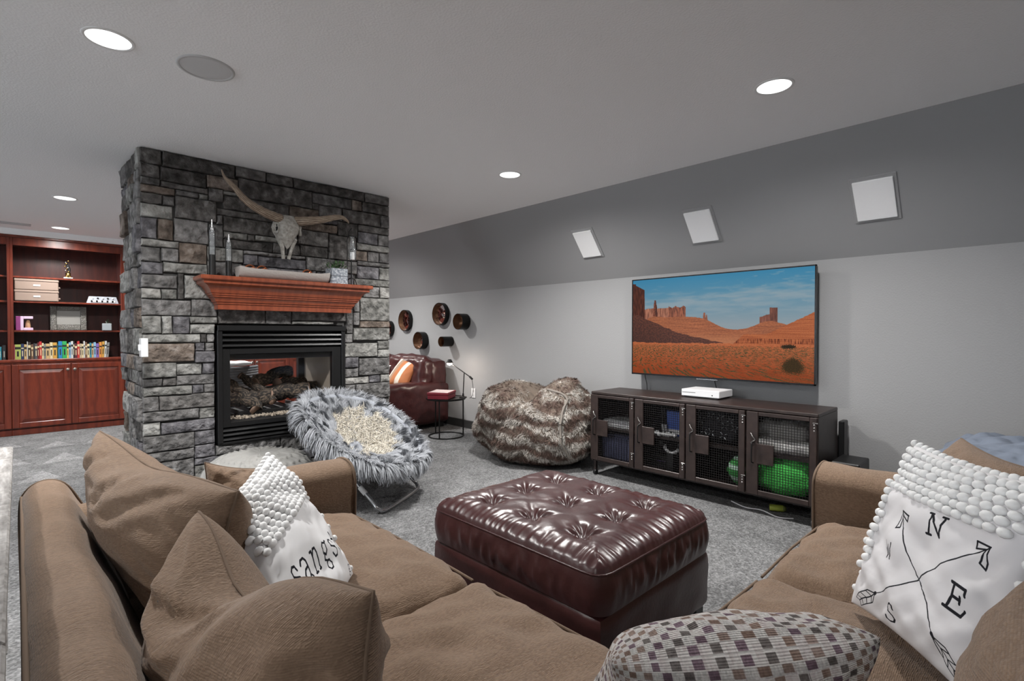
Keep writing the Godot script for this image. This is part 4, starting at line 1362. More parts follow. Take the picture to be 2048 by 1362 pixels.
func build_books() -> void:
	var xs := [-0.032, -0.027, 0.025, 0.051, 0.076, 0.084, 0.11, 0.132, 0.144, 0.166, 0.183, 0.205, 0.223, 0.24, 0.276, 0.303, 0.341, 0.352, 0.388, 0.43, 0.448, 0.469, 0.49, 0.504, 0.528, 0.551, 0.57, 0.589, 0.603, 0.623, 0.647, 0.666, 0.686, 0.71, 0.739, 0.764, 0.789, 0.809, 0.834]
	var cols := ["pink", "pale green", "navy", "tan", "white", "dark brown", "brown", "charcoal", "dark grey", "dark red", "red", "cream", "grey", "tan", "cream", "mustard", "dark green", "blue", "green", "yellow", "pale blue", "white", "black", "maroon", "red", "beige", "cream", "white", "brown", "cream", "teal", "tan", "pale blue", "purple", "orange", "mustard", "white", "grey"]
	var pal := {"pink": c8(200, 90, 120), "pale green": c8(160, 172, 92), "navy": c8(34, 46, 82), "tan": c8(186, 158, 112), "white": c8(196, 198, 196), "dark brown": c8(52, 42, 36), "brown": c8(104, 76, 58), "charcoal": c8(52, 52, 54), "dark grey": c8(78, 78, 78), "dark red": c8(106, 26, 30), "red": c8(178, 44, 42), "cream": c8(206, 192, 152), "grey": c8(124, 124, 122), "mustard": c8(190, 146, 66), "dark green": c8(38, 78, 58), "blue": c8(32, 120, 176), "green": c8(44, 156, 84), "yellow": c8(206, 186, 92), "pale blue": c8(128, 166, 196), "black": c8(30, 30, 32), "maroon": c8(82, 34, 46), "beige": c8(176, 160, 136), "teal": c8(48, 128, 146), "purple": c8(122, 92, 156), "orange": c8(208, 138, 66)}
	var ord := ["first", "second", "third", "fourth", "fifth", "sixth", "seventh", "eighth", "ninth", "tenth", "eleventh", "twelfth", "thirteenth", "fourteenth", "fifteenth", "sixteenth", "seventeenth", "eighteenth", "nineteenth", "twentieth"]
	var page := mat(c8(206, 200, 186), 0.9)
	var tagm := {}
	var n := cols.size()
	for k in n:
		var w: float = xs[k + 1] - xs[k] - 0.0015
		var h := rng.randf_range(0.17, 0.205)
		if cols[k] in ["green", "blue", "red", "white"]: h = 0.208
		var d := rng.randf_range(0.13, 0.16)
		var at: String = "%s from the left" % ord[k] if k < 20 else "%s from the right" % ord[n - 1 - k]
		if n - 1 - k == 0: at = "rightmost"
		var o := thing("book", "%s spined book, %s in the row on the bottom bookshelf" % [cols[k], at], "book", Vector3((xs[k] + xs[k + 1]) * 0.5, 0.884, -8.30), 0, "books on the bottom bookshelf")
		if not tagm.has(cols[k]): tagm[cols[k]] = mat(pal[cols[k]], 0.5)
		var cv := st_new()
		cbox(cv, Vector3(-w / 2, 0, -d), Vector3(-w / 2 + 0.002, h, 0.0), 0.0)
		cbox(cv, Vector3(w / 2 - 0.002, 0, -d), Vector3(w / 2, h, 0.0), 0.0)
		cbox(cv, Vector3(-w / 2, 0, -0.003), Vector3(w / 2, h, 0.003), 0.0015)
		mi("cover", done(cv), tagm[cols[k]], o)
		mi("pages", boxm(Vector3(-w / 2 + 0.002, 0.003, -d + 0.003), Vector3(w / 2 - 0.002, h - 0.004, -0.003), 0.0), page, o)
		if w > 0.012:
			var bc: Color = pal["black"] if pal[cols[k]].get_luminance() > 0.35 else pal["cream"]
			var key := "b" + bc.to_html()
			if not tagm.has(key): tagm[key] = mat(bc, 0.5)
			mi("title_band", boxm(Vector3(-w / 2 + 0.001, h * 0.68, 0.0028), Vector3(w / 2 - 0.001, h * (0.74 + 0.1 * rng.randf()), 0.0036), 0.0), tagm[key], o)
			mi("title_mark", boxm(Vector3(-w * 0.16, h * 0.2, 0.0028), Vector3(w * 0.16, h * 0.55, 0.0035), 0.0), tagm[key], o)
		if k > 33: o.rotation.z = -0.05 * (k - 33) * 0.35
	for k in 4:
		var o := thing("book", ["dark teal spined book at the left picture edge on the bottom bookshelf", "dark green spined book, second from the left picture edge on the bottom shelf", "charcoal spined book leaning nearest the bookcase upright at far left", "navy spined book hidden mostly beyond the left picture edge"][k], "book", Vector3([-0.15, -0.185, -0.115, -0.22][k], 0.884, -8.30), 0, "books in the left bookcase bay")
		mi("cover", boxm(Vector3(-0.014, 0, -0.14), Vector3(0.014, 0.15 + 0.01 * k, 0.0), 0.002), [tagm["teal"], tagm["dark green"], tagm["charcoal"], tagm["navy"]][k], o)
		mi("title_mark", boxm(Vector3(-0.004, 0.03, -0.001), Vector3(0.004, 0.1, 0.001), 0.0), page, o)


func build_shelf_things() -> void:
	var z := -8.30
	# statuette
	var gold := mat(c8(190, 160, 96), 0.22, 1.0)
	var s := thing("statuette", "small shiny gold and black statuette standing on the top bookshelf", "statuette", Vector3(0.452, 1.86, z))
	mi("plinth", slab(0.085, 0.014, 0.06, 0.003), M.grill, s)
	mi("gold_foot", lathe([Vector2(0, 0.014), Vector2(0.03, 0.014), Vector2(0.024, 0.04), Vector2(0.027, 0.07), Vector2(0, 0.075)], 14), gold, s)
	mi("figure", tube(smooth_path([Vector3(0.0, 0.07, 0), Vector3(0.012, 0.11, 0), Vector3(0.0, 0.15, 0), Vector3(-0.014, 0.18, 0)]), 0.014, 10), M.black, s)
	for i in 9:
		var a := i * 2.4
		mi("bead", lathe([Vector2(0, -0.011), Vector2(0.008, -0.007), Vector2(0.011, 0), Vector2(0.008, 0.007), Vector2(0, 0.011)], 10), M.chrome if i % 2 else gold, s, Vector3(-0.012 + 0.016 * cos(a), 0.085 + i * 0.016, 0.014 * sin(a) + 0.008))
	# two fabric boxes
	var fab := mat(c8(136, 118, 107), 0.9)
	for k in 2:
		var b := thing("fabric_box", ["lower beige fabric storage box on the second bookshelf", "upper beige fabric storage box stacked just under the top bookshelf"][k], "box", Vector3(0.168, 1.571 + k * 0.131, z - 0.1), 0, "beige boxes on the second bookshelf")
		mi("box", slab(0.385, 0.105, 0.26, 0.008), fab, b)
		mi("lid", boxm(Vector3(-0.196, 0.1, -0.134), Vector3(0.196, 0.129, 0.134), 0.008), fab, b)
		mi("label_holder", boxm(Vector3(-0.03, 0.048, 0.13), Vector3(0.03, 0.066, 0.134), 0.002), M.plastic_white, b)
		mi("pull_tab", boxm(Vector3(0.19, 0.03, 0.03), Vector3(0.212, 0.05, 0.06), 0.004), fab, b)
	# toy keyboard
	var kb := thing("toy_keyboard", "pale grey toy keyboard propped up on the right of the second bookshelf", "toy", Vector3(0.783, 1.571, z))
	var kst := st_new()
	extrude(PackedVector2Array([Vector2(-0.16, 0), Vector2(0.16, 0), Vector2(0.135, 0.085), Vector2(-0.135, 0.085)]), -0.05, 0.0, kst)
	mi("case", done(kst), mat(c8(178, 182, 190), 0.4), kb)
	for k in 14:
		mi("key", boxm(Vector3(-0.118 + k * 0.0175, 0.012, 0.0), Vector3(-0.103 + k * 0.0175, 0.036, 0.006), 0.001), M.plastic_white if k % 3 else M.black, kb)
	for k in 5:
		mi("button", lathe([Vector2(0.011, 0), Vector2(0.009, 0.006), Vector2(0, 0.008)], 12), M.black if k % 2 else M.plastic_white, kb, Vector3(-0.1 + k * 0.05, 0.062, 0), Vector3(PI / 2, 0, 0))
	# boxed toy
	var t := thing("toy_box", "purple and white open-fronted toy carton on the third bookshelf", "box", Vector3(0.058, 1.226, z))
	var pur := mat(c8(126, 52, 108), 0.5)
	var lil := mat(c8(206, 182, 206), 0.5)
	mi("side", boxm(Vector3(-0.074, 0, -0.1), Vector3(-0.035, 0.165, 0.0), 0.003), pur, t)
	mi("frame", boxm(Vector3(-0.035, 0, -0.1), Vector3(-0.008, 0.165, 0.0), 0.003), lil, t)
	mi("top", boxm(Vector3(-0.008, 0.135, -0.1), Vector3(0.074, 0.165, 0.0), 0.003), lil, t)
	mi("bottom", boxm(Vector3(-0.008, 0, -0.1), Vector3(0.074, 0.03, 0.0), 0.003), lil, t)
	mi("doll", tube([Vector3(0.03, 0.03, -0.05), Vector3(0.03, 0.09, -0.045), Vector3(0.032, 0.12, -0.045)], [0.026, 0.022, 0.012], 10), mat(c8(190, 150, 112), 0.7), t)
	# mirror-like frame
	var silver := mat(Color.WHITE, 0.3, 0.7)
	silver.albedo_texture = noise_tex(0.12, 3, 128, 0.0, c8(38, 36, 35), c8(150, 148, 142), 71)
	tri_map(silver, 8.0)
	bump(silver, M.rock_bump, 0.5)
	var f := thing("picture_frame", "wide silver carved picture frame leaning empty on the third bookshelf", "picture frame", Vector3(0.455, 1.226, z - 0.06))
	f.rotation.x = -0.12
	var fs := st_new()
	for q in [[-0.172, 0, -0.11, 0.3], [0.11, 0, 0.172, 0.3], [-0.11, 0, 0.11, 0.072], [-0.11, 0.243, 0.11, 0.3]]:
		cbox(fs, Vector3(q[0], q[1], 0), Vector3(q[2], q[3], 0.022), 0.007)
	mi("moulding", done(fs), silver, f)
	mi("grey_print", boxm(Vector3(-0.115, 0.068, 0.0), Vector3(0.115, 0.248, 0.01), 0.0), mat(c8(126, 124, 120), 0.5), f)
	# little crate with a sprig
	var p := thing("sprig_box", "small pale wooden box with a dark sprig at the right of the third bookshelf", "ornament", Vector3(0.82, 1.226, z))
	mi("crate", slab(0.09, 0.09, 0.08, 0.004), mat(c8(150, 156, 160), 0.8), p)
	leaves(p, Vector3(0, 0.09, 0), 0.03, 8, 0.04, c8(44, 50, 40), 9)
	# ribbed armchair seen through the fireplace
	var ch := thing("ribbed_armchair", "dark grey ribbed armchair beyond the chimney, seen through the fireplace glass", "armchair", Vector3(1.66, 0, -6.35))
	var rib := mat(c8(86, 88, 92), 0.85)
	mi("seat", cushion(Vector3(0.62, 0.2, 0.6), 0.06, 0.02, 10), rib, ch, Vector3(0, 0.34, 0))
	for k in 20:
		var pts := []
		for i in 9:
			var a := lerpf(-1.25, 1.25, i / 8.0)
			pts.append(Vector3(sin(a) * 0.33, 0.3 + k * 0.027, 0.3 - cos(a) * 0.0 - (1 - cos(a)) * 0.3))
		mi("rib", tube(pts, 0.0165, 8), rib, ch)
	mi("white_throw", cushion(Vector3(0.4, 0.04, 0.1), 0.018, 0.01, 8, 0.01), M.white, ch, Vector3(0.0, 0.86, 0.25))
	for sx in [-1.0, 1.0]:
		for sz in [-1.0, 1.0]:
			mi("leg", tube([Vector3(sx * 0.24, 0, sz * 0.22), Vector3(sx * 0.22, 0.26, sz * 0.2)], [0.012, 0.018], 8), M.black, ch)


# ---------------------------------------------------------------- leather sofa corner
func build_far_corner() -> void:
	M.leather = mat(Color.WHITE, 0.34, 0.0, 0.5)
	M.leather.albedo_texture = noise_tex(0.02, 4, 256, 0.0, c8(54, 25, 26), c8(72, 36, 35), 81)
	tri_map(M.leather, 2.2)
	bump(M.leather, noise_tex(0.11, 3, 256, 0.0, Color.BLACK, Color.WHITE, 82, FastNoiseLite.TYPE_CELLULAR), 0.06)
	var o := thing("leather_sofa", "dark red-brown leather sofa along the wall, half hidden behind the stone chimney", "sofa", Vector3(3.5, 0, -5.26))
	mi("base", boxm(Vector3(-0.45, 0.06, -2.0), Vector3(0.46, 0.34, -0.02), 0.02), M.leather, o)
	for k in 2:
		var a := mi("arm", cushion(Vector3(0.96, 0.5, 0.24), 0.05, 0.02, 16, 0.008, 3.0), M.leather, o, Vector3(0.0, 0.315, -0.12 - k * 1.8))
		mi("arm_seam", tube([Vector3(-0.47, 0.225, 0.105), Vector3(0.45, 0.225, 0.105)], 0.004, 6), M.leather, a)
	mi("back", cushion(Vector3(0.26, 0.8, 1.9), 0.07, 0.02, 16, 0.01, 5.0), M.leather, o, Vector3(0.36, 0.455, -1.0))
	for k in 2:
		mi("seat_cushion", cushion(Vector3(0.68, 0.16, 0.78), 0.06, 0.03, 14, 0.01, k * 3.0), M.leather, o, Vector3(-0.1, 0.4, -0.63 - k * 0.78))
		mi("back_cushion", cushion(Vector3(0.22, 0.46, 0.9), 0.09, 0.03, 26, 0.01, 7.0 + k), M.leather, o, Vector3(0.2, 0.66, -0.52 - k * 0.86), Vector3(0, 0, -0.2))
	for sx in [-1.0, 1.0]:
		for kz in 2:
			mi("foot", boxm(Vector3(sx * 0.38 - 0.03, 0, -0.09 - kz * 1.8), Vector3(sx * 0.38 + 0.03, 0.07, -0.03 - kz * 1.8), 0.004), M.black, o)
	var stripe := mat(Color.WHITE, 0.85)
	stripe.albedo_texture = color_tex(64, 8, func(u, v):
		var k := int(u * 8) % 8
		return c8(226, 212, 196) if k in [1, 4] else (c8(176, 108, 66) if k != 2 else c8(150, 124, 104)))
	var p := thing("orange_striped_cushion", "orange cushion with cream stripes leaning in the corner of the leather sofa", "cushion", Vector3.ZERO)
	pillow(p, [Vector3(3.42, 0.49, -5.98), Vector3(3.5, 0.52, -5.52), Vector3(3.68, 0.80, -5.46), Vector3(3.62, 0.86, -5.82)], 0.07, stripe, 18, 0.1, 0.004, 2.0)
	var w := thing("white_cushion", "soft white cushion beside the orange striped one on the leather sofa", "cushion", Vector3.ZERO)
	pillow(w, [Vector3(3.42, 0.48, -6.5), Vector3(3.44, 0.48, -6.06), Vector3(3.6, 0.76, -6.05), Vector3(3.6, 0.76, -6.5)], 0.08, M.white, 18, 0.12, 0.004, 5.0)
	# side table
	var t := thing("side_table", "small round black metal side table with a hoop foot in front of the leather sofa", "table", Vector3(3.55, 0, -4.76))
	mi("tabletop", lathe_hard([Vector2(0, 0.43), Vector2(0.225, 0.43), Vector2(0.23, 0.437), Vector2(0.23, 0.452), Vector2(0.222, 0.452), Vector2(0.222, 0.446), Vector2(0, 0.446)], 40), M.black_metal, t)
	var hoop := []
	for i in 33:
		hoop.append(Vector3(cos(TAU * i / 32.0) * 0.2, 0.008, sin(TAU * i / 32.0) * 0.2))
	mi("foot_hoop", tube(hoop, 0.008, 8, false), M.black_metal, t)
	for k in 3:
		var a := 0.5 + k * TAU / 3
		mi("leg", tube([Vector3(cos(a) * 0.2, 0.008, sin(a) * 0.2), Vector3(cos(a) * 0.2, 0.432, sin(a) * 0.2)], 0.008, 8), M.black_metal, t)
	var red := mat(c8(112, 22, 38), 0.6)
	var g := thing("gift_box", "dark red box with diagonal pale stripes on its lid, on the round side table", "box", Vector3(3.49, 0.447, -4.76), 0.62)
	mi("box", slab(0.3, 0.05, 0.24, 0.006), red, g)
	mi("lid", boxm(Vector3(-0.155, 0.048, -0.125), Vector3(0.155, 0.078, 0.125), 0.006), red, g)
	for k in 6:
		var st := st_new()
		var x := -0.13 + k * 0.046
		extrude(PackedVector2Array([Vector2(x - 0.009, -0.115), Vector2(x + 0.006, -0.115), Vector2(x + 0.046, 0.115), Vector2(x + 0.031, 0.115)]), 0.0, 0.0035, st)
		mi("stripe", done(st), M.white, g, Vector3(0, 0.0765, 0), Vector3(-PI / 2, 0, 0))
	# desk lamp
	var l := thing("desk_lamp", "thin black jointed desk lamp with a glowing bulb, standing on the round side table", "lamp", Vector3(3.69, 0.447, -4.62))
	mi("foot", lathe_hard([Vector2(0, 0), Vector2(0.045, 0), Vector2(0.042, 0.012), Vector2(0.012, 0.018), Vector2(0.01, 0.05), Vector2(0, 0.05)], 20), M.iron, l)
	mi("post", tube([Vector3(0, 0.03, 0), Vector3(0, 0.285, 0.02)], 0.006, 8), M.iron, l)
	mi("arm", tube([Vector3(0.0, 0.39, -0.24), Vector3(0, 0.29, 0.02), Vector3(0, 0.25, 0.12)], 0.006, 8), M.iron, l)
	mi("counterweight", tube([Vector3(0, 0.25, 0.12), Vector3(0.0, 0.225, 0.165)], 0.012, 8), M.iron, l)
	mi("cord", tube(smooth_path([Vector3(0, 0.22, 0.16), Vector3(0.01, 0.1, 0.17), Vector3(0.02, 0.02, 0.13), Vector3(0.02, 0.003, 0.09)]), 0.003, 6), M.black, l)
	mi("shade", lathe_hard([Vector2(0.016, 0.035), Vector2(0.022, 0.03), Vector2(0.042, -0.01), Vector2(0.038, -0.01)], 18), M.iron, l, Vector3(0, 0.4, -0.255))
	var bulb := M.lamp.duplicate() as StandardMaterial3D
	bulb.emission = Color(1, 0.95, 0.9)
	bulb.emission_energy_multiplier = 14.0
	mi("bulb", lathe([Vector2(0, -0.04), Vector2(0.025, -0.03), Vector2(0.034, -0.01), Vector2(0.024, 0.012), Vector2(0, 0.022)], 14), bulb, l, Vector3(0, 0.4, -0.255))
	var ol := OmniLight3D.new()
	ol.name = "bulb_light"
	ol.position = Vector3(-0.02, 0.365, -0.255)
	ol.light_energy = 0.12
	ol.light_color = Color(1, 0.93, 0.86)
	ol.omni_range = 10
	ol.omni_attenuation = 2.0
	ol.light_size = 0.027
	ol.shadow_enabled = true
	l.add_child(ol)
	var ou := thing("wall_outlet", "white wall outlet plate between the side table and the fur beanbag", "outlet", Vector3(4.046, 0.45, -4.86))
	mi("plate", boxm(Vector3(-0.006, -0.058, -0.037), Vector3(0.004, 0.058, 0.037), 0.002), M.plastic_white, ou)
	for s in [-1.0, 1.0]:
		mi("socket", boxm(Vector3(-0.008, s * 0.026 - 0.014, -0.016), Vector3(-0.005, s * 0.026 + 0.014, 0.016), 0.001), M.grill, ou)


# ---------------------------------------------------------------- cushions made from four corners: bottom left, bottom right, top right, top left
func pillow(parent: Node3D, c: Array, thick: float, m: Material, n := 26, pull := 0.1, wr := 0.006, seed := 0.0, seam: Material = null, name_ := "cover", bend := 0.0, fold := 0.0, sag := 0.0, skew := 0.0, creases := []) -> Callable:
	var nrm: Vector3 = (c[1] - c[0]).cross(c[3] - c[0]).normalized()
	var lu: float = (c[1] - c[0]).length()
	var lv: float = (c[3] - c[0]).length()
	var pt := func(s: float, t: float, side: float) -> Vector3:
		var s2: float = s * (1.0 - pull * (1.0 - t * t))
		var t2: float = t * (1.0 - pull * (1.0 - s * s))
		var u := s2 * 0.5 + 0.5
		var v := t2 * 0.5 + 0.5 - sag * exp(-pow((s - skew) / 0.5, 2.0)) * maxf(0.0, 1.0 - s * s) * smoothstep(-0.6, 1.0, t)
		var p: Vector3 = (c[0] as Vector3).lerp(c[1], u).lerp((c[3] as Vector3).lerp(c[2], u), v)
		var k: float = maxf(0.0, (1.0 - s * s) * (1.0 - t * t))
		var h: float = thick * pow(k, 0.42)
		# creases running in from the corners and edges
		var cs := 1.0 - maxf(absf(s), absf(t))
		var cr := 0.7 * ns.get_noise_2d((s - t) * 3.2 + seed, (s + t) * 0.8 + side * 9.0) * exp(-cs * 3.5) + 0.5 * ns.get_noise_3d(s * 1.3 + seed, t * 1.3, side * 5.0)
		cr += fold * 0.45 * ns.get_noise_2d(s * 0.9 + seed * 1.7, t * 3.4 + s * 1.3 + side * 3.0)
		h += cr * wr * smoothstep(0.0, 0.25, k) * 2.2
		for q in creases:
			var d := Vector2(s, t).distance_to(Geometry2D.get_closest_point_to_segment(Vector2(s, t), Vector2(q[0], q[1]), Vector2(q[2], q[3])))
			h -= q[4] * exp(-d * d / (q[5] * q[5])) * smoothstep(0.0, 0.2, k)
			h += q[4] * 0.5 * exp(-pow((d - q[5] * 2.0) / q[5], 2)) * smoothstep(0.0, 0.2, k)
		return p + nrm * (side * h + bend * (s2 * s2 + t2 * t2) * 0.5)
	var front := surf(n, n, func(u, v): return pt.call(sin((u - 0.5) * PI), sin((v - 0.5) * PI), 1.0), 1, -1)
	var back := surf(n, n, func(u, v): return pt.call(sin((u - 0.5) * PI), sin((v - 0.5) * PI), -1.0), 1, -1, false, true)
	mi(name_, join([front, back]), m, parent)
	if seam:
		var pts := []
		for e in 4:
			for i in 16:
				var q := sin((i / 16.0 - 0.5) * PI)
				pts.append(pt.call([q, 1.0, -q, -1.0][e], [-1.0, q, 1.0, -q][e], 0.0))
		pts.append(pts[0])
		mi("piping", tube(pts, 0.0032, 6, false), seam, parent)
	return pt


# ---------------------------------------------------------------- fur
func blade_mesh(w: float, curl: float, segs := 3) -> ArrayMesh:
	# a tapering strand of length 1 along y that bends towards +z
	return surf(2, segs, func(u, v):
		var hw: float = w * 0.5 * (1.0 - v * 0.85)
		var x: float = (u - 0.5) * 2.0 * hw
		return Vector3(x, v - curl * 0.35 * v * v, curl * v * v * 0.6 + absf(u - 0.5) * -hw * 0.8))


# roots: list of [point, normal, lie direction, colour, length]
func fur(parent: Node3D, called: String, roots: Array, mesh: Mesh, m: Material) -> void:
	var mm := MultiMesh.new()
	mm.transform_format = MultiMesh.TRANSFORM_3D
	mm.use_colors = true
	mm.mesh = mesh
	mm.instance_count = roots.size()
	for i in roots.size():
		var r: Array = roots[i]
		var y: Vector3 = r[1]
		var z: Vector3 = r[2]
		z = (z - y * z.dot(y))
		z = z.normalized() if z.length() > 1e-4 else y.cross(Vector3.RIGHT).normalized()
		var x := y.cross(z)
		var l: float = r[4]
		mm.set_instance_transform(i, Transform3D(Basis(x * l, y * l, z * l), r[0]))
		mm.set_instance_color(i, r[3])
	var o := MultiMeshInstance3D.new()
	o.multimesh = mm
	o.material_override = m
	o.name = called
	o.set_meta("kind", "stuff")
	parent.add_child(o, true)


func rvec(a: float) -> Vector3:
	return Vector3(rng.randf_range(-a, a), rng.randf_range(-a, a), rng.randf_range(-a, a))


func build_fur_things() -> void:
	var fm := mat(Color.WHITE, 0.75, 0.0, 0.3)
	fm.vertex_color_use_as_albedo = true
	build_saucer(fm)
	build_beanbag(fm)
	build_pouf()


func build_saucer(fm: StandardMaterial3D) -> void:
	var o := thing("saucer_chair", "shaggy grey fur saucer chair with a cream seat patch on a chrome folding frame", "chair", Vector3(1.81, 0, -3.40))
	var az := deg_to_rad(26)
	var th := deg_to_rad(29)
	var d := Vector3(sin(az), 0, cos(az))
	var A := Vector3(cos(az), 0, -sin(az))
	var B := (-d * cos(th) + Vector3.UP * sin(th)).normalized()
	var N := A.cross(B).normalized()
	if N.y < 0: N = -N
	var c := Vector3(0, 0.51, 0)
	var RA := 0.435
	var RB := 0.455
	var at := func(r: float, a: float) -> Vector3:
		return c + A * (RA * r * cos(a)) + B * (RB * r * sin(a)) + N * (0.17 * (r * r - 1.0) + 0.012 * sin(a * 3))
	var under := mat(c8(156, 160, 168), 0.9)
	var bowl := surf(40, 10, func(u, v): return at.call(v, u * TAU), 1, 1, true, true)
	var outer := surf(40, 10, func(u, v): return at.call(v, u * TAU) - N * (0.03 + 0.01 * v), 1, 1, true)
	mi("seat_bowl", join([bowl, outer]), under, o)
	var rim := []
	for i in 41:
		rim.append(at.call(1.0, TAU * i / 40.0) - N * 0.02)
	mi("rim", tube(rim, 0.03, 10, false), under, o)
	var roots := []
	var cream := []
	var down := Vector3(0, -1, 0)
	for i in 42000:
		var a := rng.randf() * TAU
		var r := sqrt(rng.randf_range(0.02, 1.16))
		var onrim := r > 1.0
		var p: Vector3 = at.call(minf(r, 1.0), a)
		var out := (A * cos(a) + B * sin(a)).normalized()
		var n := N
		if onrim:
			var f := (r - 1.0) / 0.077 * 1.9
			n = (N * cos(f) + out * sin(f)).normalized()
			p = at.call(1.0, a) - N * 0.02 + n * 0.03
		else:
			n = (N - out * 0.35 * r).normalized()
		# hair lies outward and down, in locks
		var lock := Vector3(ns.get_noise_3d(p.x * 13, p.y * 13, p.z * 13), ns.get_noise_3d(p.x * 13 + 40, p.y * 13, p.z * 13), ns.get_noise_3d(p.x * 13, p.y * 13 + 80, p.z * 13))
		var seatpatch := Vector2((cos(a) * r - 0.32) / 0.46, (sin(a) * r - 0.1) / 0.58).length() + 0.25 * ns.get_noise_2d(a * 3.0, r * 4.0)
		var shade := rng.randf_range(0.6, 1.15)
		if seatpatch < 1.0:
			if rng.randf() < 0.5:
				var cv := Color(0.82, 0.77, 0.68) * shade
				cream.append([p, (n + rvec(0.9)).normalized(), rvec(1.0), cv, rng.randf_range(0.03, 0.05)])
			continue
		var g := Color(0.38, 0.395, 0.425) * shade
		var y := (n * (0.6 if onrim else 0.5) + down * (0.55 if onrim else 0.0) + (out * 0.3 if onrim else (out + N * r).normalized() * 0.8) + lock * (0.4 if onrim else 0.16) + rvec(0.07)).normalized()
		roots.append([p, y, (down if onrim else -N) + lock * 0.6, g, rng.randf_range(0.07, 0.13) if onrim else rng.randf_range(0.06, 0.1)])
	fur(o, "grey_fur", roots, blade_mesh(0.07, 0.8, 4), fm)
	fur(o, "cream_fur", cream, blade_mesh(0.16, 1.2), fm)
	# frame of two bent tubes
	var w := Vector3(0.245, 0, -0.143)
	var f1 := Vector3(0.14, 0.0135, 0.27)
	var f2 := d * -0.26 + Vector3(0, 0.011, 0)
	var up1 := d * -0.14 + Vector3(0, 0.42, 0)
	var up2 := d * 0.14 + Vector3(0, 0.27, 0)
	for q in [[f1, up1, 1.0], [f2, up2, 0.94]]:
		var k: float = q[2]
		var a: Vector3 = q[0]
		var b: Vector3 = q[1]
		var pts := [b - w * k, b.lerp(a, 0.8) - w * k, b.lerp(a, 0.93) - w * k, a - w * k * 0.72, a + w * k * 0.72, b.lerp(a, 0.93) + w * k, b.lerp(a, 0.8) + w * k, b + w * k]
		mi("frame_tube", tube(smooth_path(pts, 5), 0.0135, 10), M.chrome, o)
	for s in [-1.0, 1.0]:
		mi("hinge_clip", tube([up1.lerp(f1, 0.62) + w * s, up1.lerp(f1, 0.72) + w * s], 0.018, 10), M.grill, o)


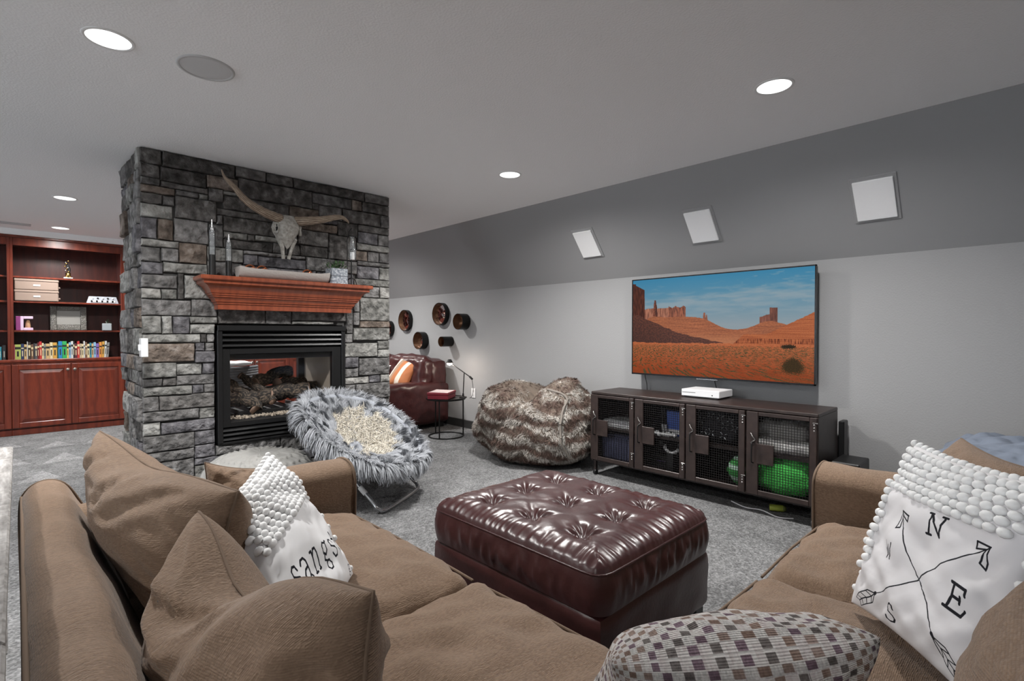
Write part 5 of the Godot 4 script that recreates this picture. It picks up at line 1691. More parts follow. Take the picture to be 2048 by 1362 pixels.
func build_beanbag(fm: StandardMaterial3D) -> void:
	var o := thing("fur_beanbag", "big slumped faux-fur beanbag in brown and cream bands between sofa corner and console", "beanbag", Vector3(3.55, 0, -3.33))
	var shape := func(u: float, v: float) -> Vector3:
		# u round, v from the bottom centre up to the top centre
		var a := u * TAU
		var e := v * PI
		var r := pow(maxf(sin(e), 0.0), 0.62)
		var y := 0.335 - 0.335 * signf(cos(e)) * pow(absf(cos(e)), 0.85)
		var x := cos(a) * 0.47 * r
		var z := sin(a) * (0.63 if sin(a) > 0 else 0.7) * r
		if y < 0.3:
			var k := 1.0 + 0.05 * (1 - y / 0.3)
			x *= k
			z *= k
		# two humps with a dent between them
		var up := smoothstep(0.35, 0.66, y)
		y += up * (0.14 * exp(-(pow(z - 0.34, 2) / 0.05 + pow(x - 0.12, 2) / 0.05)) + 0.06 * exp(-(pow(z + 0.32, 2) / 0.06 + pow(x - 0.02, 2) / 0.09)) - 0.13 * exp(-(pow(z - 0.02 + x * 0.3, 2) / 0.008 + pow(x + 0.1, 2) / 0.12)))
		var w := ns.get_noise_3d(x * 3.2 + 5, y * 4.0, z * 3.2) * 0.035
		return Vector3(x + w * cos(a), maxf(y + w * 0.6 * up, 0.0), z + w * sin(a))
	var under := mat(c8(104, 92, 82), 0.95)
	mi("sack", surf(64, 40, func(u, v): return shape.call(u, v), 1, 1, true, true), under, o)
	var roots := []
	var e := 0.004
	for i in 60000:
		var u := rng.randf()
		var v := acos(1.0 - 2.0 * rng.randf_range(0.02, 1.0)) / PI
		var p: Vector3 = shape.call(u, v)
		if p.x > 0.32 and p.y < 0.5: continue
		var du: Vector3 = shape.call(u + e, v) - p
		var dv: Vector3 = shape.call(u, v + e if v < 0.99 else v - e) - p
		if v >= 0.99: dv = -dv
		var n := -du.cross(dv)
		if n.length_squared() < 1e-14: continue
		n = n.normalized()
		if n.dot(p - Vector3(0, 0.3, 0)) < 0: n = -n
		var band := sin((p.y * 1.0 + ns.get_noise_2d(u * 5, 3.0) * 0.05 + 0.06 * sin(u * TAU + 1.0) - p.x * 0.2) * 46.0 + ns.get_noise_3d(p.x * 5, p.y * 5, p.z * 5) * 2.0)
		var seam := absf(p.z - 0.52 - (p.y - 0.4) * -0.12) < 0.014 and p.x < 0.2
		var c := Color(0.115, 0.075, 0.062).lerp(Color(0.44, 0.41, 0.375), smoothstep(-0.5, 0.9, band + rng.randf_range(-0.45, 0.45)))
		if seam: c = Color(0.4, 0.38, 0.35)
		c *= rng.randf_range(0.7, 1.2)
		var lock := Vector3(ns.get_noise_3d(p.x * 14, p.y * 14, p.z * 14), ns.get_noise_3d(p.x * 14 + 40, p.y * 14, p.z * 14), ns.get_noise_3d(p.x * 14, p.y * 14 + 80, p.z * 14))
		roots.append([p, (n * 0.75 + Vector3(0, -0.35, 0) + lock * 0.8 + rvec(0.25)).normalized(), Vector3(0, -1, 0) + lock * 2.0, c, rng.randf_range(0.02, 0.036)])
	fur(o, "banded_fur", roots, blade_mesh(0.16, 0.8, 2), fm)
	var sp := []
	for i in 20:
		var y := 0.04 + i * 0.034
		# on the front face, along the seam
		var best := Vector3.ZERO
		var bd := 9.0
		for k in 60:
			for j in 3:
				var q: Vector3 = shape.call(0.2 + k * 0.0055, clampf(y / 0.72 + (j - 1) * 0.06, 0.05, 0.95))
				var dd := absf(q.z - 0.52 - (y - 0.4) * -0.12) + absf(q.y - y) * 2.0
				if dd < bd and q.x < 0.25:
					bd = dd
					best = q
		sp.append(best + Vector3(-0.012, 0, 0.01))
	mi("seam_cord", tube(smooth_path(sp, 3), 0.011, 8), mat(c8(124, 117, 110), 0.95), o)


func build_pouf() -> void:
	var o := thing("knit_pouf", "pale grey cable-knit pouf on the carpet in front of the fireplace", "pouf", Vector3(1.15, 0, -3.60))
	var m := mat(c8(150, 149, 146), 0.95)
	m.uv1_scale = Vector3(1, 1, 1)
	mi("cover", surf(120, 60, func(u, v):
		var e: float = v * PI
		var r := pow(maxf(sin(e), 0.0), 0.55) * 0.345
		var y := 0.2 - 0.2 * cos(e)
		var k := smoothstep(0.02, 0.2, r)
		# panels of stitches: bands of cables, bands of moss stitch
		var seg := int(u * 8) % 2
		var q := 0.0
		if seg == 0:
			q = 0.014 * absf(sin(v * 34.0 + sin(u * TAU * 32) * 1.4))
		else:
			q = 0.016 * maxf(0.0, sin(u * TAU * 30)) * maxf(0.0, sin(v * 74.0 + (int(u * 60) % 2) * PI))
		r += q * k
		return Vector3(cos(u * TAU) * r, y + q * k * -cos(e), sin(u * TAU) * r), 1, 1, true, true), m, o)


# ---------------------------------------------------------------- brown sofas
func sweep_profile(prof: Array, a: Vector3, b: Vector3, out: Vector3, n: int, wr: float, seed: float, us := 8.0) -> ArrayMesh:
	# profile of (outward, up) points run from a to b; smooth
	var m := prof.size()
	var L := (b - a).length()
	return surf(n, (m - 1) * 5, func(u, v):
		var f: float = v * (m - 1)
		var i := mini(int(f), m - 2)
		f -= i
		var p0: Vector2 = prof[maxi(i - 1, 0)]
		var p1: Vector2 = prof[i]
		var p2: Vector2 = prof[i + 1]
		var p3: Vector2 = prof[mini(i + 2, m - 1)]
		var q := p1.cubic_interpolate(p2, p0, p3, f)
		var p: Vector3 = a.lerp(b, u) + out * q.x + Vector3.UP * q.y
		var w := ns.get_noise_3d(p.x * 5 + seed, p.y * 5, p.z * 5) * wr
		return p + (out * q.x + Vector3.UP * (q.y - 0.5)).normalized() * w, L * us, m * 0.5)


func end_panel(prof: Array, a: Vector3, out: Vector3, dirv: Vector3, bulge: float) -> ArrayMesh:
	# closes a swept profile with a softly bulging end
	var m := prof.size()
	var c := Vector2.ZERO
	for p in prof: c += p / m
	return surf((m - 1) * 5, 8, func(u, v):
		var f: float = u * (m - 1)
		var i := mini(int(f), m - 2)
		f -= i
		var p0: Vector2 = prof[maxi(i - 1, 0)]
		var p1: Vector2 = prof[i]
		var p2: Vector2 = prof[i + 1]
		var p3: Vector2 = prof[mini(i + 2, m - 1)]
		var q := c.lerp(p1.cubic_interpolate(p2, p0, p3, f), v)
		return a + out * q.x + Vector3.UP * q.y + dirv * bulge * (1.0 - pow(v, 4.0)))


func piped(prof: Array, a: Vector3, out: Vector3, r: float) -> ArrayMesh:
	var pts := []
	for p in prof: pts.append(a + out * p.x + Vector3.UP * p.y)
	return tube(smooth_path(pts, 5), r, 6)


func build_sofas() -> void:
	M.sofa = mat(Color.WHITE, 0.92, 0.0, 0.25)
	M.sofa.albedo_texture = color_tex(256, 256, func(u, v):
		var w := chenille(u, v)
		return c8(94, 77, 63).lerp(c8(128, 106, 88), clampf(w, 0, 1)))
	tri_map(M.sofa, 6.5)
	bump(M.sofa, M.chenille, 0.22)
	M.sofa.rim_enabled = true
	M.sofa.rim = 0.3
	M.sofa.rim_tint = 0.6
	M.pipe = mat(c8(98, 80, 65), 0.9)
	var X := Vector3.RIGHT
	var Z := Vector3.BACK
	# first sofa, along the left, its back to the table
	var a := thing("brown_sofa", "brown chenille sofa in the left foreground, seen from above its low rolled back", "sofa", Vector3(0, 0, 0))
	var zf := -2.24
	var zn := -0.10
	var backp := [Vector2(0.0, 0.05), Vector2(0.0, 0.35), Vector2(-0.002, 0.62), Vector2(0.012, 0.69), Vector2(0.055, 0.718), Vector2(0.105, 0.7), Vector2(0.145, 0.63), Vector2(0.19, 0.52), Vector2(0.24, 0.40), Vector2(0.25, 0.34)]
	mi("back", sweep_profile(backp, Vector3(0.0, 0, zn), Vector3(0.0, 0, zf), X, 44, 0.01, 1.0), M.sofa, a)
	mi("back_end", end_panel(backp, Vector3(0, 0, zf), X, -Z, 0.012), M.sofa, a)
	mi("piping", tube([Vector3(0.003, 0.678, zn), Vector3(0.003, 0.68, -1.2), Vector3(0.003, 0.676, zf)], 0.005, 6), M.pipe, a)
	mi("piping", piped(backp, Vector3(0, 0, zf), X, 0.005), M.pipe, a)
	mi("base", boxm(Vector3(0.14, 0.05, zf + 0.03), Vector3(0.965, 0.33, zn), 0.02), M.sofa, a)
	var armp := [Vector2(0.1, 0.05), Vector2(0.1, 0.4), Vector2(0.104, 0.55), Vector2(0.085, 0.615), Vector2(0.03, 0.642), Vector2(-0.04, 0.638), Vector2(-0.095, 0.61), Vector2(-0.11, 0.55), Vector2(-0.105, 0.4), Vector2(-0.1, 0.05)]
	mi("arm", sweep_profile(armp, Vector3(0.12, 0, -2.13), Vector3(1.03, 0, -2.13), Z, 30, 0.006, 4.0), M.sofa, a)
	mi("arm_front", end_panel(armp, Vector3(1.03, 0, -2.13), Z, X, 0.012), M.sofa, a)
	mi("piping", piped(armp, Vector3(1.03, 0, -2.13), Z, 0.0055), M.pipe, a)
	for k in 2:
		var zc: float = -1.605 if k == 0 else -0.745
		mi("seat_cushion", cushion(Vector3(0.84, 0.17, 0.845), 0.06, 0.035, 30, 0.012, 3.0 + k * 5, 2.4), M.sofa, a, Vector3(0.575, 0.385, zc))
		var sp := []
		for i in 21:
			var z := -0.42 + 0.84 * i / 20.0
			sp.append(Vector3(0.422 + 0.008 * (1 - pow(z / 0.42, 2)), 0.052, z * 0.96))
		mi("piping", tube(sp, 0.0045, 6), M.pipe, a, Vector3(0.575, 0.385, zc))
	for sx in [0.06, 0.9]:
		for z in [zf + 0.12, zn - 0.12]:
			mi("foot", boxm(Vector3(sx - 0.03, 0, z - 0.03), Vector3(sx + 0.03, 0.06, z + 0.03), 0.004), M.black, a)
	# second sofa, along the right
	var b := thing("brown_loveseat", "matching brown chenille loveseat in the right foreground, facing the fireplace", "sofa", Vector3(0, 0, 0))
	var armq := []
	for p in armp: armq.append(Vector2(p.x * 1.1, p.y * 1.0 + (0.015 if p.y > 0.5 else 0.0)))
	var ax := 2.40
	mi("arm", sweep_profile(armq, Vector3(ax, 0, 0.4), Vector3(ax, 0, -0.62), X, 30, 0.006, 7.0), M.sofa, b)
	mi("arm_front", end_panel(armq, Vector3(ax, 0, -0.62), X, -Z, 0.012), M.sofa, b)
	mi("piping", piped(armq, Vector3(ax, 0, -0.62), X, 0.0055), M.pipe, b)
	mi("base", boxm(Vector3(1.02, 0.05, -0.56), Vector3(2.3, 0.33, 0.36), 0.02), M.sofa, b)
	var backq := [Vector2(0.0, 0.05), Vector2(0.0, 0.62), Vector2(-0.02, 0.7), Vector2(-0.09, 0.72), Vector2(-0.15, 0.68), Vector2(-0.17, 0.5), Vector2(-0.17, 0.36)]
	mi("back", sweep_profile(backq, Vector3(1.02, 0, 0.42), Vector3(2.5, 0, 0.42), Z, 30, 0.01, 9.0), M.sofa, b)
	mi("seat_cushion", cushion(Vector3(0.64, 0.17, 0.80), 0.06, 0.035, 28, 0.012, 15.0, 2.4), M.sofa, b, Vector3(1.955, 0.385, -0.19))
	mi("seat_cushion", cushion(Vector3(0.63, 0.17, 0.80), 0.06, 0.035, 28, 0.012, 19.0, 2.4), M.sofa, b, Vector3(1.32, 0.385, -0.19))
	for x in [1.96, 1.32]:
		mi("piping", tube([Vector3(x - 0.3, 0.437, -0.592), Vector3(x, 0.437, -0.6), Vector3(x + 0.3, 0.437, -0.592)], 0.0045, 6), M.pipe, b)
	for sx in [1.1, 2.44]:
		for z in [-0.5, 0.3]:
			mi("foot", boxm(Vector3(sx - 0.03, 0, z - 0.03), Vector3(sx + 0.03, 0.06, z + 0.03), 0.004), M.black, b)
	build_cushions()


func build_cushions() -> void:
	var o := thing("sofa_back_cushion", "big brown back cushion nearest the fireplace on the left sofa, its piped seam uppermost", "cushion", Vector3.ZERO, 0, "brown back cushions")
	pillow(o, [Vector3(0.28, 0.5, -1.2), Vector3(0.32, 0.5, -2.02), Vector3(0.185, 0.885, -2.08), Vector3(0.385, 0.81, -1.36)], 0.165, M.sofa, 44, 0.08, 0.007, 1.0, M.pipe, "cover", 0.0, 0.5, 0.09, 0.3, [[0.5, 0.95, 0.75, 0.1, 0.012, 0.05], [-0.1, 0.95, 0.1, 0.3, 0.01, 0.06], [0.8, 0.95, 0.98, 0.3, 0.01, 0.05], [-0.7, 0.8, -0.2, 0.2, 0.012, 0.08]])
	o = thing("sofa_back_cushion", "big brown back cushion lowest in the left foreground, with a deep dip along its top", "cushion", Vector3.ZERO, 0, "brown back cushions")
	pillow(o, [Vector3(0.27, 0.46, -0.5), Vector3(0.21, 0.48, -1.2), Vector3(0.286, 0.8, -1.3), Vector3(0.385, 0.805, -0.7)], 0.14, M.sofa, 44, 0.08, 0.008, 4.0, M.pipe, "cover", 0.0, 0.5, 0.27, 0.28, [[0.05, 0.95, 0.6, 0.35, 0.016, 0.07], [-0.92, 0.4, -0.6, -0.6, 0.02, 0.09], [-0.2, 0.9, 0.2, -0.3, 0.01, 0.1]])
	o = thing("crumpled_brown_cushion", "small crumpled brown cushion slumped in the far corner of the left sofa", "cushion")
	pillow(o, [Vector3(0.42, 0.5, -1.92), Vector3(0.74, 0.5, -1.86), Vector3(0.70, 0.69, -2.0), Vector3(0.46, 0.75, -2.0)], 0.09, M.sofa, 30, 0.12, 0.012, 8.0, M.pipe, "cover", 0.0, 0.6)
	o = thing("sofa_back_cushion", "brown back cushion behind the white compass cushion on the right loveseat", "cushion", Vector3.ZERO, 0, "brown back cushions")
	pillow(o, [Vector3(1.62, 0.5, -0.1), Vector3(2.22, 0.5, -0.22), Vector3(2.2, 0.855, -0.17), Vector3(1.58, 0.9, 0.02)], 0.1, M.sofa, 40, 0.08, 0.007, 11.0, M.pipe, "cover", 0.0, 1.0)
	o = thing("sofa_back_cushion", "brown back cushion cut off by the lower right corner of the picture", "cushion", Vector3.ZERO, 0, "brown back cushions")
	pillow(o, [Vector3(0.66, 0.47, -0.02), Vector3(1.08, 0.47, -0.07), Vector3(1.0, 0.86, -0.005), Vector3(0.6, 0.86, 0.06)], 0.075, M.sofa, 36, 0.07, 0.006, 14.0, M.pipe, "cover", 0.0, 1.0)
	build_pom_cushions()
	# plaid lumbar cushion
	var pm := mat(Color.WHITE, 0.95, 0.0, 0.2)
	M.plaid_seam = mat(c8(170, 164, 162), 0.95)
	pm.albedo_texture = color_tex(512, 320, plaid)
	bump(pm, height_tex(384, func(u, v): return fabric_weave(fmod(u * 3.0, 1.0), fmod(v * 3.0, 1.0))), 0.3)
	o = thing("plaid_cushion", "woven white, mauve and brown checked cushion standing in the bottom foreground", "cushion")
	pillow(o, [Vector3(0.76, 0.47, -0.60), Vector3(1.17, 0.47, -0.29), Vector3(1.10, 0.655, -0.19), Vector3(0.70, 0.65, -0.485)], 0.11, pm, 44, 0.05, 0.007, 21.0, null, "cover", 0.0, 0.3)


func plaid(u: float, v: float) -> Color:
	var nx := 34.0
	var ny := 22.0
	var i := int(u * nx)
	var j := int(v * ny)
	var fx := u * nx - i
	var fy := v * ny - j
	var base := c8(196, 193, 190)
	var c := base
	var fray := 0.12 * (hash2(int(u * 380), j) - 0.5)
	if (i + j) % 2 == 0 and fx > 0.06 + fray and fx < 0.94 + fray and fy > 0.1 and fy < 0.92:
		c = [c8(106, 88, 98), c8(124, 104, 94), c8(96, 90, 88), c8(138, 120, 112)][(i * 3 + j * 5 + int(hash2(i, j) * 2)) % 4]
	elif i % 2 == 1:
		c = base.lerp(c8(156, 140, 140), 0.5 * hash2(int(u * 190), int(v * 40)))
	var th := hash2(int(u * 384), int(v * 60))
	return c.darkened(0.16 * th) if j % 2 else c.lerp(base, 0.18 * th)


func stroke(im: Image, a: Vector2, b: Vector2, r: float, c: Color) -> void:
	var lo := Vector2(minf(a.x, b.x), minf(a.y, b.y)) - Vector2.ONE * (r + 1)
	var hi := Vector2(maxf(a.x, b.x), maxf(a.y, b.y)) + Vector2.ONE * (r + 1)
	for y in range(maxi(0, int(lo.y)), mini(im.get_height(), int(hi.y) + 1)):
		for x in range(maxi(0, int(lo.x)), mini(im.get_width(), int(hi.x) + 1)):
			var p := Vector2(x + 0.5, y + 0.5)
			var d := p.distance_to(Geometry2D.get_closest_point_to_segment(p, a, b))
			if d < r + 0.5: im.set_pixel(x, y, im.get_pixel(x, y).lerp(c, clampf(r + 0.5 - d, 0, 1)))


# lines in a 0..1 box, y down; every letter a list of polylines
const GLYPHS := {
	"N": [[0.15, 1, 0.15, 0.02, 0.85, 0.98, 0.85, 0], [0.02, 0, 0.2, 0], [0.7, 0, 1, 0], [0.02, 1, 0.3, 1]],
	"E": [[0.9, 0.22, 0.86, 0, 0.2, 0, 0.2, 1, 0.9, 1, 0.95, 0.75], [0.2, 0.48, 0.65, 0.48], [0.65, 0.36, 0.65, 0.6], [0.05, 0, 0.2, 0], [0.05, 1, 0.2, 1]],
	"S": [[0.85, 0.22, 0.8, 0.06, 0.5, 0, 0.2, 0.1, 0.16, 0.28, 0.3, 0.43, 0.68, 0.55, 0.86, 0.7, 0.8, 0.9, 0.5, 1, 0.2, 0.94, 0.12, 0.76]],
	"W": [[0, 0, 0.25, 1, 0.5, 0.2, 0.75, 1, 1, 0]],
	"a": [[0.15, 0.2, 0.35, 0.02, 0.65, 0.02, 0.78, 0.2, 0.78, 0.85, 0.95, 1], [0.78, 0.45, 0.4, 0.5, 0.12, 0.7, 0.2, 0.95, 0.5, 1, 0.78, 0.8]],
	"n": [[0.05, 0.05, 0.22, 0.05, 0.22, 1], [0.22, 0.3, 0.45, 0.04, 0.7, 0.06, 0.8, 0.3, 0.8, 1], [0.08, 1, 0.36, 1], [0.66, 1, 0.94, 1]],
	"g": [[0.72, 0.1, 0.45, 0, 0.18, 0.16, 0.18, 0.45, 0.45, 0.6, 0.7, 0.45, 0.72, 0.16, 0.72, 0.1, 0.95, 0.02], [0.25, 0.56, 0.15, 0.75, 0.4, 0.88, 0.75, 0.92, 0.88, 1.15, 0.65, 1.4, 0.3, 1.4, 0.1, 1.2, 0.25, 0.95, 0.4, 0.88]],
	"s": [[0.82, 0.25, 0.76, 0.04, 0.45, 0, 0.2, 0.14, 0.26, 0.38, 0.7, 0.56, 0.84, 0.78, 0.66, 1, 0.3, 1, 0.15, 0.74]],
	"t": [[0.4, -0.35, 0.4, 0.82, 0.55, 1, 0.8, 0.9], [0.12, 0.04, 0.8, 0.04]],
	"r": [[0.08, 0.05, 0.3, 0.05, 0.3, 1], [0.3, 0.32, 0.55, 0.04, 0.88, 0.1], [0.1, 1, 0.52, 1]]}


func letter(im: Image, ch: String, at: Vector2, w: Vector2, h: Vector2, r: float) -> void:
	for line in GLYPHS[ch]:
		var pts := []
		for k in range(0, line.size(), 2):
			pts.append(at + w * float(line[k]) + h * float(line[k + 1]))
		for k in pts.size() - 1:
			stroke(im, pts[k], pts[k + 1], r, c8(34, 34, 38))


func poly(im: Image, pts: Array, r: float) -> void:
	for k in pts.size() - 1:
		stroke(im, pts[k], pts[k + 1], r, c8(34, 34, 38))


func arrow(im: Image, tail: Vector2, head: Vector2, size: float) -> void:
	# hand-drawn arrow: outlined chevron head, wavy shaft, knot and a barred feather
	var d := (head - tail).normalized()
	var q := Vector2(-d.y, d.x)
	var pts := []
	for i in 17:
		var f := i / 16.0
		pts.append(tail.lerp(head, 0.2 + 0.8 * f) + q * sin(f * TAU) * size * 0.09)
	poly(im, pts, 2.2)
	for s in [-1.0, 1.0]:
		poly(im, [head + d * size * 0.1, head - d * size * 0.38 + q * s * size * 0.42, head - d * size * 0.46 + q * s * size * 0.22, head - d * size * 0.06, head + d * size * 0.1], 3.0)
	var kn := tail.lerp(head, 0.2)
	stroke(im, kn - d * 3.0, kn + d * 6.0, 9.0, c8(34, 34, 38))
	var L := (head - tail).length() * 0.24
	for s in [-1.0, 1.0]:
		poly(im, [kn, kn - d * L * 0.3 + q * s * size * 0.3, kn - d * (L + size * 0.25) + q * s * size * 0.34, kn - d * L * 0.95, kn], 3.0)
		for i in 3:
			var f := 0.25 + 0.25 * i
			poly(im, [kn - d * L * f, kn - d * (L * f + size * 0.2) + q * s * size * 0.27], 2.4)
	poly(im, [kn, kn - d * L], 2.4)


func pom_cushion(o: Node3D, c: Array, thick: float, im: Image, seed: float, band: float, strip: float) -> void:
	var cl := mat(Color.WHITE, 0.92, 0.0, 0.2)
	cl.albedo_texture = img_tex(im)
	var fine := height_tex(128, func(u, v): return 0.5 + 0.25 * sin(u * TAU * 32) + 0.25 * sin(v * TAU * 32))
	cl.detail_enabled = false
	var pt: Callable = pillow(o, c, thick, cl, 44, 0.07, 0.008, seed, null, "cover", 0.0, 1.0)
	var pm := mat(c8(222, 222, 222), 0.95, 0.0, 0.2)
	pm.subsurf_scatter_enabled = false
	var ball := lathe([Vector2(0, -0.006), Vector2(0.009, -0.003), Vector2(0.0125, 0.003), Vector2(0.011, 0.009), Vector2(0.006, 0.0125), Vector2(0, 0.0135)], 10)
	var n := 0
	var w: float = (c[1] - c[0]).length()
	var h: float = (c[3] - c[0]).length()
	var mid: Vector3 = (c[0] + c[1] + c[2] + c[3]) * 0.25
	var nx := int(w / 0.0265)
	var ny := int(h / 0.0195)
	for side in [1.0, -1.0]:
		for j in ny + 1:
			for i in nx + 1:
				var s := -1.0 + 2.0 * (i + 0.5 * (j % 2)) / nx
				var t := 1.0 - 2.0 * float(j) / ny
				if s > 1.0 or n >= 300: continue
				var edge := 1.0 - maxf(absf(s), absf(t))
				if side > 0 and t < 1.0 - 2.0 * band and edge > 0.03 and (s * strip < (0.76 if strip < 0 else 0.88) or t < -0.55): continue
				if side < 0 and (edge > 0.13 or edge < 0.001 or t < -0.97): continue
				if side > 0 and t < -0.97: continue
				var p: Vector3 = pt.call(s, t, side)
				var e := 0.03
				var ds: Vector3 = pt.call(minf(s + e, 1), t, side) - pt.call(maxf(s - e, -1), t, side)
				var dt: Vector3 = pt.call(s, minf(t + e, 1), side) - pt.call(s, maxf(t - e, -1), side)
				var nr = ds.cross(dt).normalized() * side
				if edge < 0.03: nr = (nr + (p - mid).normalized() * 1.2).normalized()
				var tx = (ds - nr * ds.dot(nr)).normalized()
				var k := pieces("pom", ball, pm, o, n)
				k.transform = Transform3D(Basis(tx, nr, tx.cross(nr)) * Basis.from_scale(Vector3(1.05, 1, 0.8) * (0.92 + 0.16 * hash2(i, j + int(seed)))), p - nr * 0.002)
				n += 1


func build_pom_cushions() -> void:
	# compass cushion on the loveseat
	var im := Image.create(1024, 1024, false, Image.FORMAT_RGB8)
	im.fill(c8(206, 204, 206))
	COMPASS_PRINT(im)
	var o := thing("compass_cushion", "white cushion with crossed arrows, compass letters and a bobbled band, on the right loveseat", "cushion")
	var c := [Vector3(1.525, 0.51, -0.325), Vector3(1.12, 0.57, -0.045), Vector3(1.29, 0.93, 0.03), Vector3(1.70, 0.905, -0.222)]
	pom_cushion(o, c, 0.06, im, 31.0, 0.273, -1.0)
	# lettered cushion on the sofa
	var jm := Image.create(1024, 1024, false, Image.FORMAT_RGB8)
	jm.fill(c8(208, 207, 208))
	LETTER_PRINT(jm)
	o = thing("lettered_cushion", "white cushion with black lettering and a bobbled band, on the left sofa", "cushion")
	c = [Vector3(0.44, 0.48, -1.03), Vector3(0.69, 0.50, -1.375), Vector3(0.60, 0.786, -1.8), Vector3(0.35, 0.73, -1.45)]
	pom_cushion(o, c, 0.075, jm, 37.0, 0.42, 1.0)


func COMPASS_PRINT(im: Image) -> void:
	arrow(im, Vector2(790, 850), Vector2(414, 440), 110)
	arrow(im, Vector2(270, 880), Vector2(822, 424), 110)
	letter(im, "N", Vector2(562, 392), Vector2(70, -6), Vector2(6, 74), 4.0)
	letter(im, "E", Vector2(732, 564), Vector2(80, 4), Vector2(-12, 80), 5.0)
	letter(im, "S", Vector2(470, 782), Vector2(56, -6), Vector2(-14, 100), 4.2)
	letter(im, "W", Vector2(384, 560), Vector2(50, 0), Vector2(10, 56), 3.2)


func LETTER_PRINT(im: Image) -> void:
	var k := 0
	for ch in "sangst":
		letter(im, ch, Vector2([230, 306, 400, 512, 606, 690][k], [560, 576, 596, 628, 652, 668][k]), Vector2(70, 12), Vector2(-6, 84), 4.6)
		k += 1
	k = 0
	for ch in "gr":
		letter(im, ch, Vector2(780 + k * 96, 850 + k * 10), Vector2(70, 10), Vector2(-4, 70), 4.0)
		k += 1


# ---------------------------------------------------------------- ottoman
func build_ottoman() -> void:
	M.otto = mat(Color.WHITE, 0.33, 0.0, 0.5)
	M.otto.albedo_texture = noise_tex(0.015, 4, 256, 0.0, c8(54, 29, 30), c8(68, 38, 38), 91)
	tri_map(M.otto, 2.0)
	bump(M.otto, noise_tex(0.12, 3, 256, 0.0, Color.BLACK, Color.WHITE, 92, FastNoiseLite.TYPE_CELLULAR), 0.05)
	var hx := 0.385
	var hz := 0.455
	var o := thing("tufted_ottoman", "large square dark red-brown leather ottoman with a button-tufted top in mid carpet", "ottoman", Vector3(1.69, 0, -1.40))
	mi("base", cushion(Vector3(hx * 2, 0.235, hz * 2), 0.03, 0.0, 14, 0.004, 2.0), M.otto, o, Vector3(0, 0.175, 0))
	var tufts := []
	for i in 3:
		for j in 3:
			tufts.append(Vector2((i - 1) * 0.215, (j - 1) * 0.25))
	var pads := []
	var N := 130
	var top := func(u: float, v: float) -> Vector3:
		var a := u * 2 - 1
		var b := v * 2 - 1
		var x := a * hx
		var z := b * hz
		# rounded corners in plan
		var rr := 0.06
		var qx := maxf(absf(x) - (hx - rr), 0.0)
		var qz := maxf(absf(z) - (hz - rr), 0.0)
		var ql := sqrt(qx * qx + qz * qz)
		var lim := maxf(qx, qz)
		if qx > 0 and qz > 0:
			var k := lim / ql
			x = signf(x) * (hx - rr + qx * k)
			z = signf(z) * (hz - rr + qz * k)
		var ed := minf(hx - absf(a * hx), hz - absf(b * hz))
		var y := 0.425 + 0.055 * sqrt(clampf(ed / 0.13, 0, 1) * (2 - clampf(ed / 0.13, 0, 1)))
		for t in tufts:
			var dx: float = a * hx - t.x
			var dz: float = b * hz - t.y
			var d := sqrt(dx * dx + dz * dz)
			if d < 0.2:
				var an := atan2(dz, dx)
				y -= 0.026 * exp(-d * d / 0.0028) + 0.016 * exp(-d * d / 0.0004)
				y += 0.0055 * sin(an * 9 + t.x * 40) * exp(-pow((d - 0.035) / 0.03, 2))
				# creases toward the neighbours
				var cr := absf(dx * 0.25 / 0.215) - absf(dz)
				y -= 0.007 * exp(-cr * cr / 0.0004) * smoothstep(0.17, 0.03, d) * smoothstep(0.0, 0.03, d)
		# gathers along the rim
		var rimf := exp(-pow((ed - 0.045) / 0.05, 2))
		var along: float = b * hz if hx - absf(a * hx) < hz - absf(b * hz) else a * hx
		y += rimf * 0.005 * ns.get_noise_2d(along * 34.0, ed * 4.0 + (7.0 if hx - absf(a * hx) < hz - absf(b * hz) else 0.0))
		y += 0.003 * ns.get_noise_2d(x * 12, z * 8)
		return Vector3(x, y, z)
	pads.append(surf(N, N, func(u, v): return top.call(u, 1.0 - v)))
	for s in 4:
		pads.append(surf(90, 10, func(u, v):
			var e: Vector3 = [top.call(u, 1.0), top.call(1.0, 1.0 - u), top.call(1.0 - u, 0.0), top.call(0.0, u)][s]
			var out := Vector3(e.x - clampf(e.x, -hx + 0.06, hx - 0.06), 0, e.z - clampf(e.z, -hz + 0.06, hz - 0.06)).normalized()
			var y := lerpf(0.292, 0.425, v)
			var fold := ns.get_noise_2d(u * 16.0 + s * 9, v * 1.2) * 0.008 + ns.get_noise_2d(u * 40.0 + s * 9, v * 1.5) * 0.003
			return Vector3(e.x, y, e.z) + out * (0.012 + fold * sin(u * PI)) * sin(v * PI)))
	mi("tufted_cushion", join(pads), M.otto, o)
	var rim := []
	for s in 4:
		for i in 24:
			var u := i / 24.0
			var e: Vector3 = [top.call(u, 1.0), top.call(1.0, 1.0 - u), top.call(1.0 - u, 0.0), top.call(0.0, u)][s]
			rim.append(Vector3(e.x, 0.4255, e.z))
	rim.append(rim[0])
	mi("seam_piping", tube(rim, 0.0045, 6, false), M.otto, o)
	for t in tufts:
		mi("button", lathe([Vector2(0.012, -0.002), Vector2(0.009, 0.004), Vector2(0, 0.006)], 12), M.otto, o, Vector3(t.x, 0.438, t.y))
	for sx in [-1.0, 1.0]:
		for sz in [-1.0, 1.0]:
			mi("foot", boxm(Vector3(sx * 0.33 - 0.035, 0, sz * 0.4 - 0.035), Vector3(sx * 0.33 + 0.035, 0.065, sz * 0.4 + 0.035), 0.005), M.black, o)


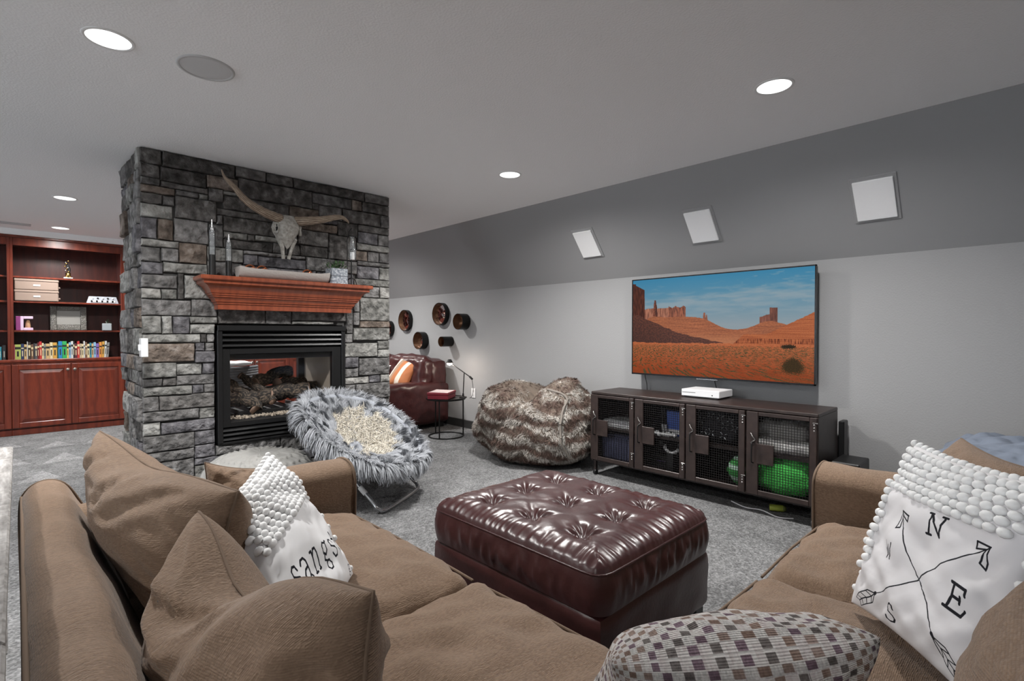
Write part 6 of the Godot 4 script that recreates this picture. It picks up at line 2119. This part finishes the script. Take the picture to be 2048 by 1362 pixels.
func build_left_table() -> void:
	M.weathered = mat(Color.WHITE, 0.85, 0.0, 0.3)
	M.weathered.albedo_texture = color_tex(256, 256, func(u, v):
		var g: float = 0.5 + 0.5 * nz.get_noise_2d(u * 26, v * 3.0) + 0.25 * nz.get_noise_2d(u * 90, v * 12)
		return c8(98, 95, 93).lerp(c8(178, 176, 174), clampf(g, 0, 1)))
	tri_map(M.weathered, 1.5)
	bump(M.weathered, noise_tex(0.06, 4, 256, 0.0, Color.BLACK, Color.WHITE, 95), 0.7)
	var o := thing("weathered_console_table", "weathered whitewashed wooden table behind the left sofa, at the left picture edge", "table", Vector3(-0.22, 0, -1.83))
	for k in 4:
		mi("board", boxm(Vector3(-0.2 + k * 0.101, 0.725, -0.93), Vector3(-0.2 + k * 0.101 + 0.099, 0.76, 0.81), 0.004), M.weathered, o)
	mi("end_board", boxm(Vector3(-0.2, 0.725, 0.812), Vector3(0.203, 0.759, 0.93), 0.004), M.weathered, o)
	mi("apron", boxm(Vector3(-0.17, 0.62, -0.88), Vector3(0.17, 0.724, 0.88), 0.004), M.weathered, o)
	for sx in [-1.0, 1.0]:
		for sz in [-1.0, 1.0]:
			mi("leg", boxm(Vector3(sx * 0.15 - 0.03, 0, sz * 0.86 - 0.03), Vector3(sx * 0.15 + 0.03, 0.62, sz * 0.86 + 0.03), 0.004), M.weathered, o)


func build_quilt_seat() -> void:
	var qm := mat(c8(106, 114, 128), 0.9)
	var o := thing("quilted_chair", "chair under a blue-grey quilted throw at the right picture edge, beyond the loveseat", "chair", Vector3(3.35, 0, 0.06))
	mi("body", cushion(Vector3(0.78, 0.56, 0.76), 0.08, 0.02, 12), M.sofa, o, Vector3(0, 0.34, 0))
	mi("quilt", surf(60, 60, func(u, v):
		var x: float = (u * 2 - 1) * 0.42
		var z: float = (v * 2 - 1) * 0.42
		var k := maxf(absf(u * 2 - 1), absf(v * 2 - 1))
		var y := 0.675 - 0.12 * pow(k, 4.0) + 0.03 * nz.get_noise_2d(x * 5, z * 5)
		y += 0.02 * sqrt(absf(sin((x + z * 0.4) * 24.0) * sin((z - x * 0.4) * 24.0)))
		return Vector3(x, y, z), 1, 1, false, true), qm, o)
	for sx in [-1.0, 1.0]:
		for sz in [-1.0, 1.0]:
			mi("foot", boxm(Vector3(sx * 0.3 - 0.03, 0, sz * 0.3 - 0.03), Vector3(sx * 0.3 + 0.03, 0.08, sz * 0.3 + 0.03), 0.004), M.black, o)


func build_all() -> void:
	build_chimney()
	build_tv()
	build_console()
	build_mirrors()
	build_bookcase()
	build_far_corner()
	build_fur_things()
	build_sofas()
	build_ottoman()
	build_left_table()
	build_quilt_seat()
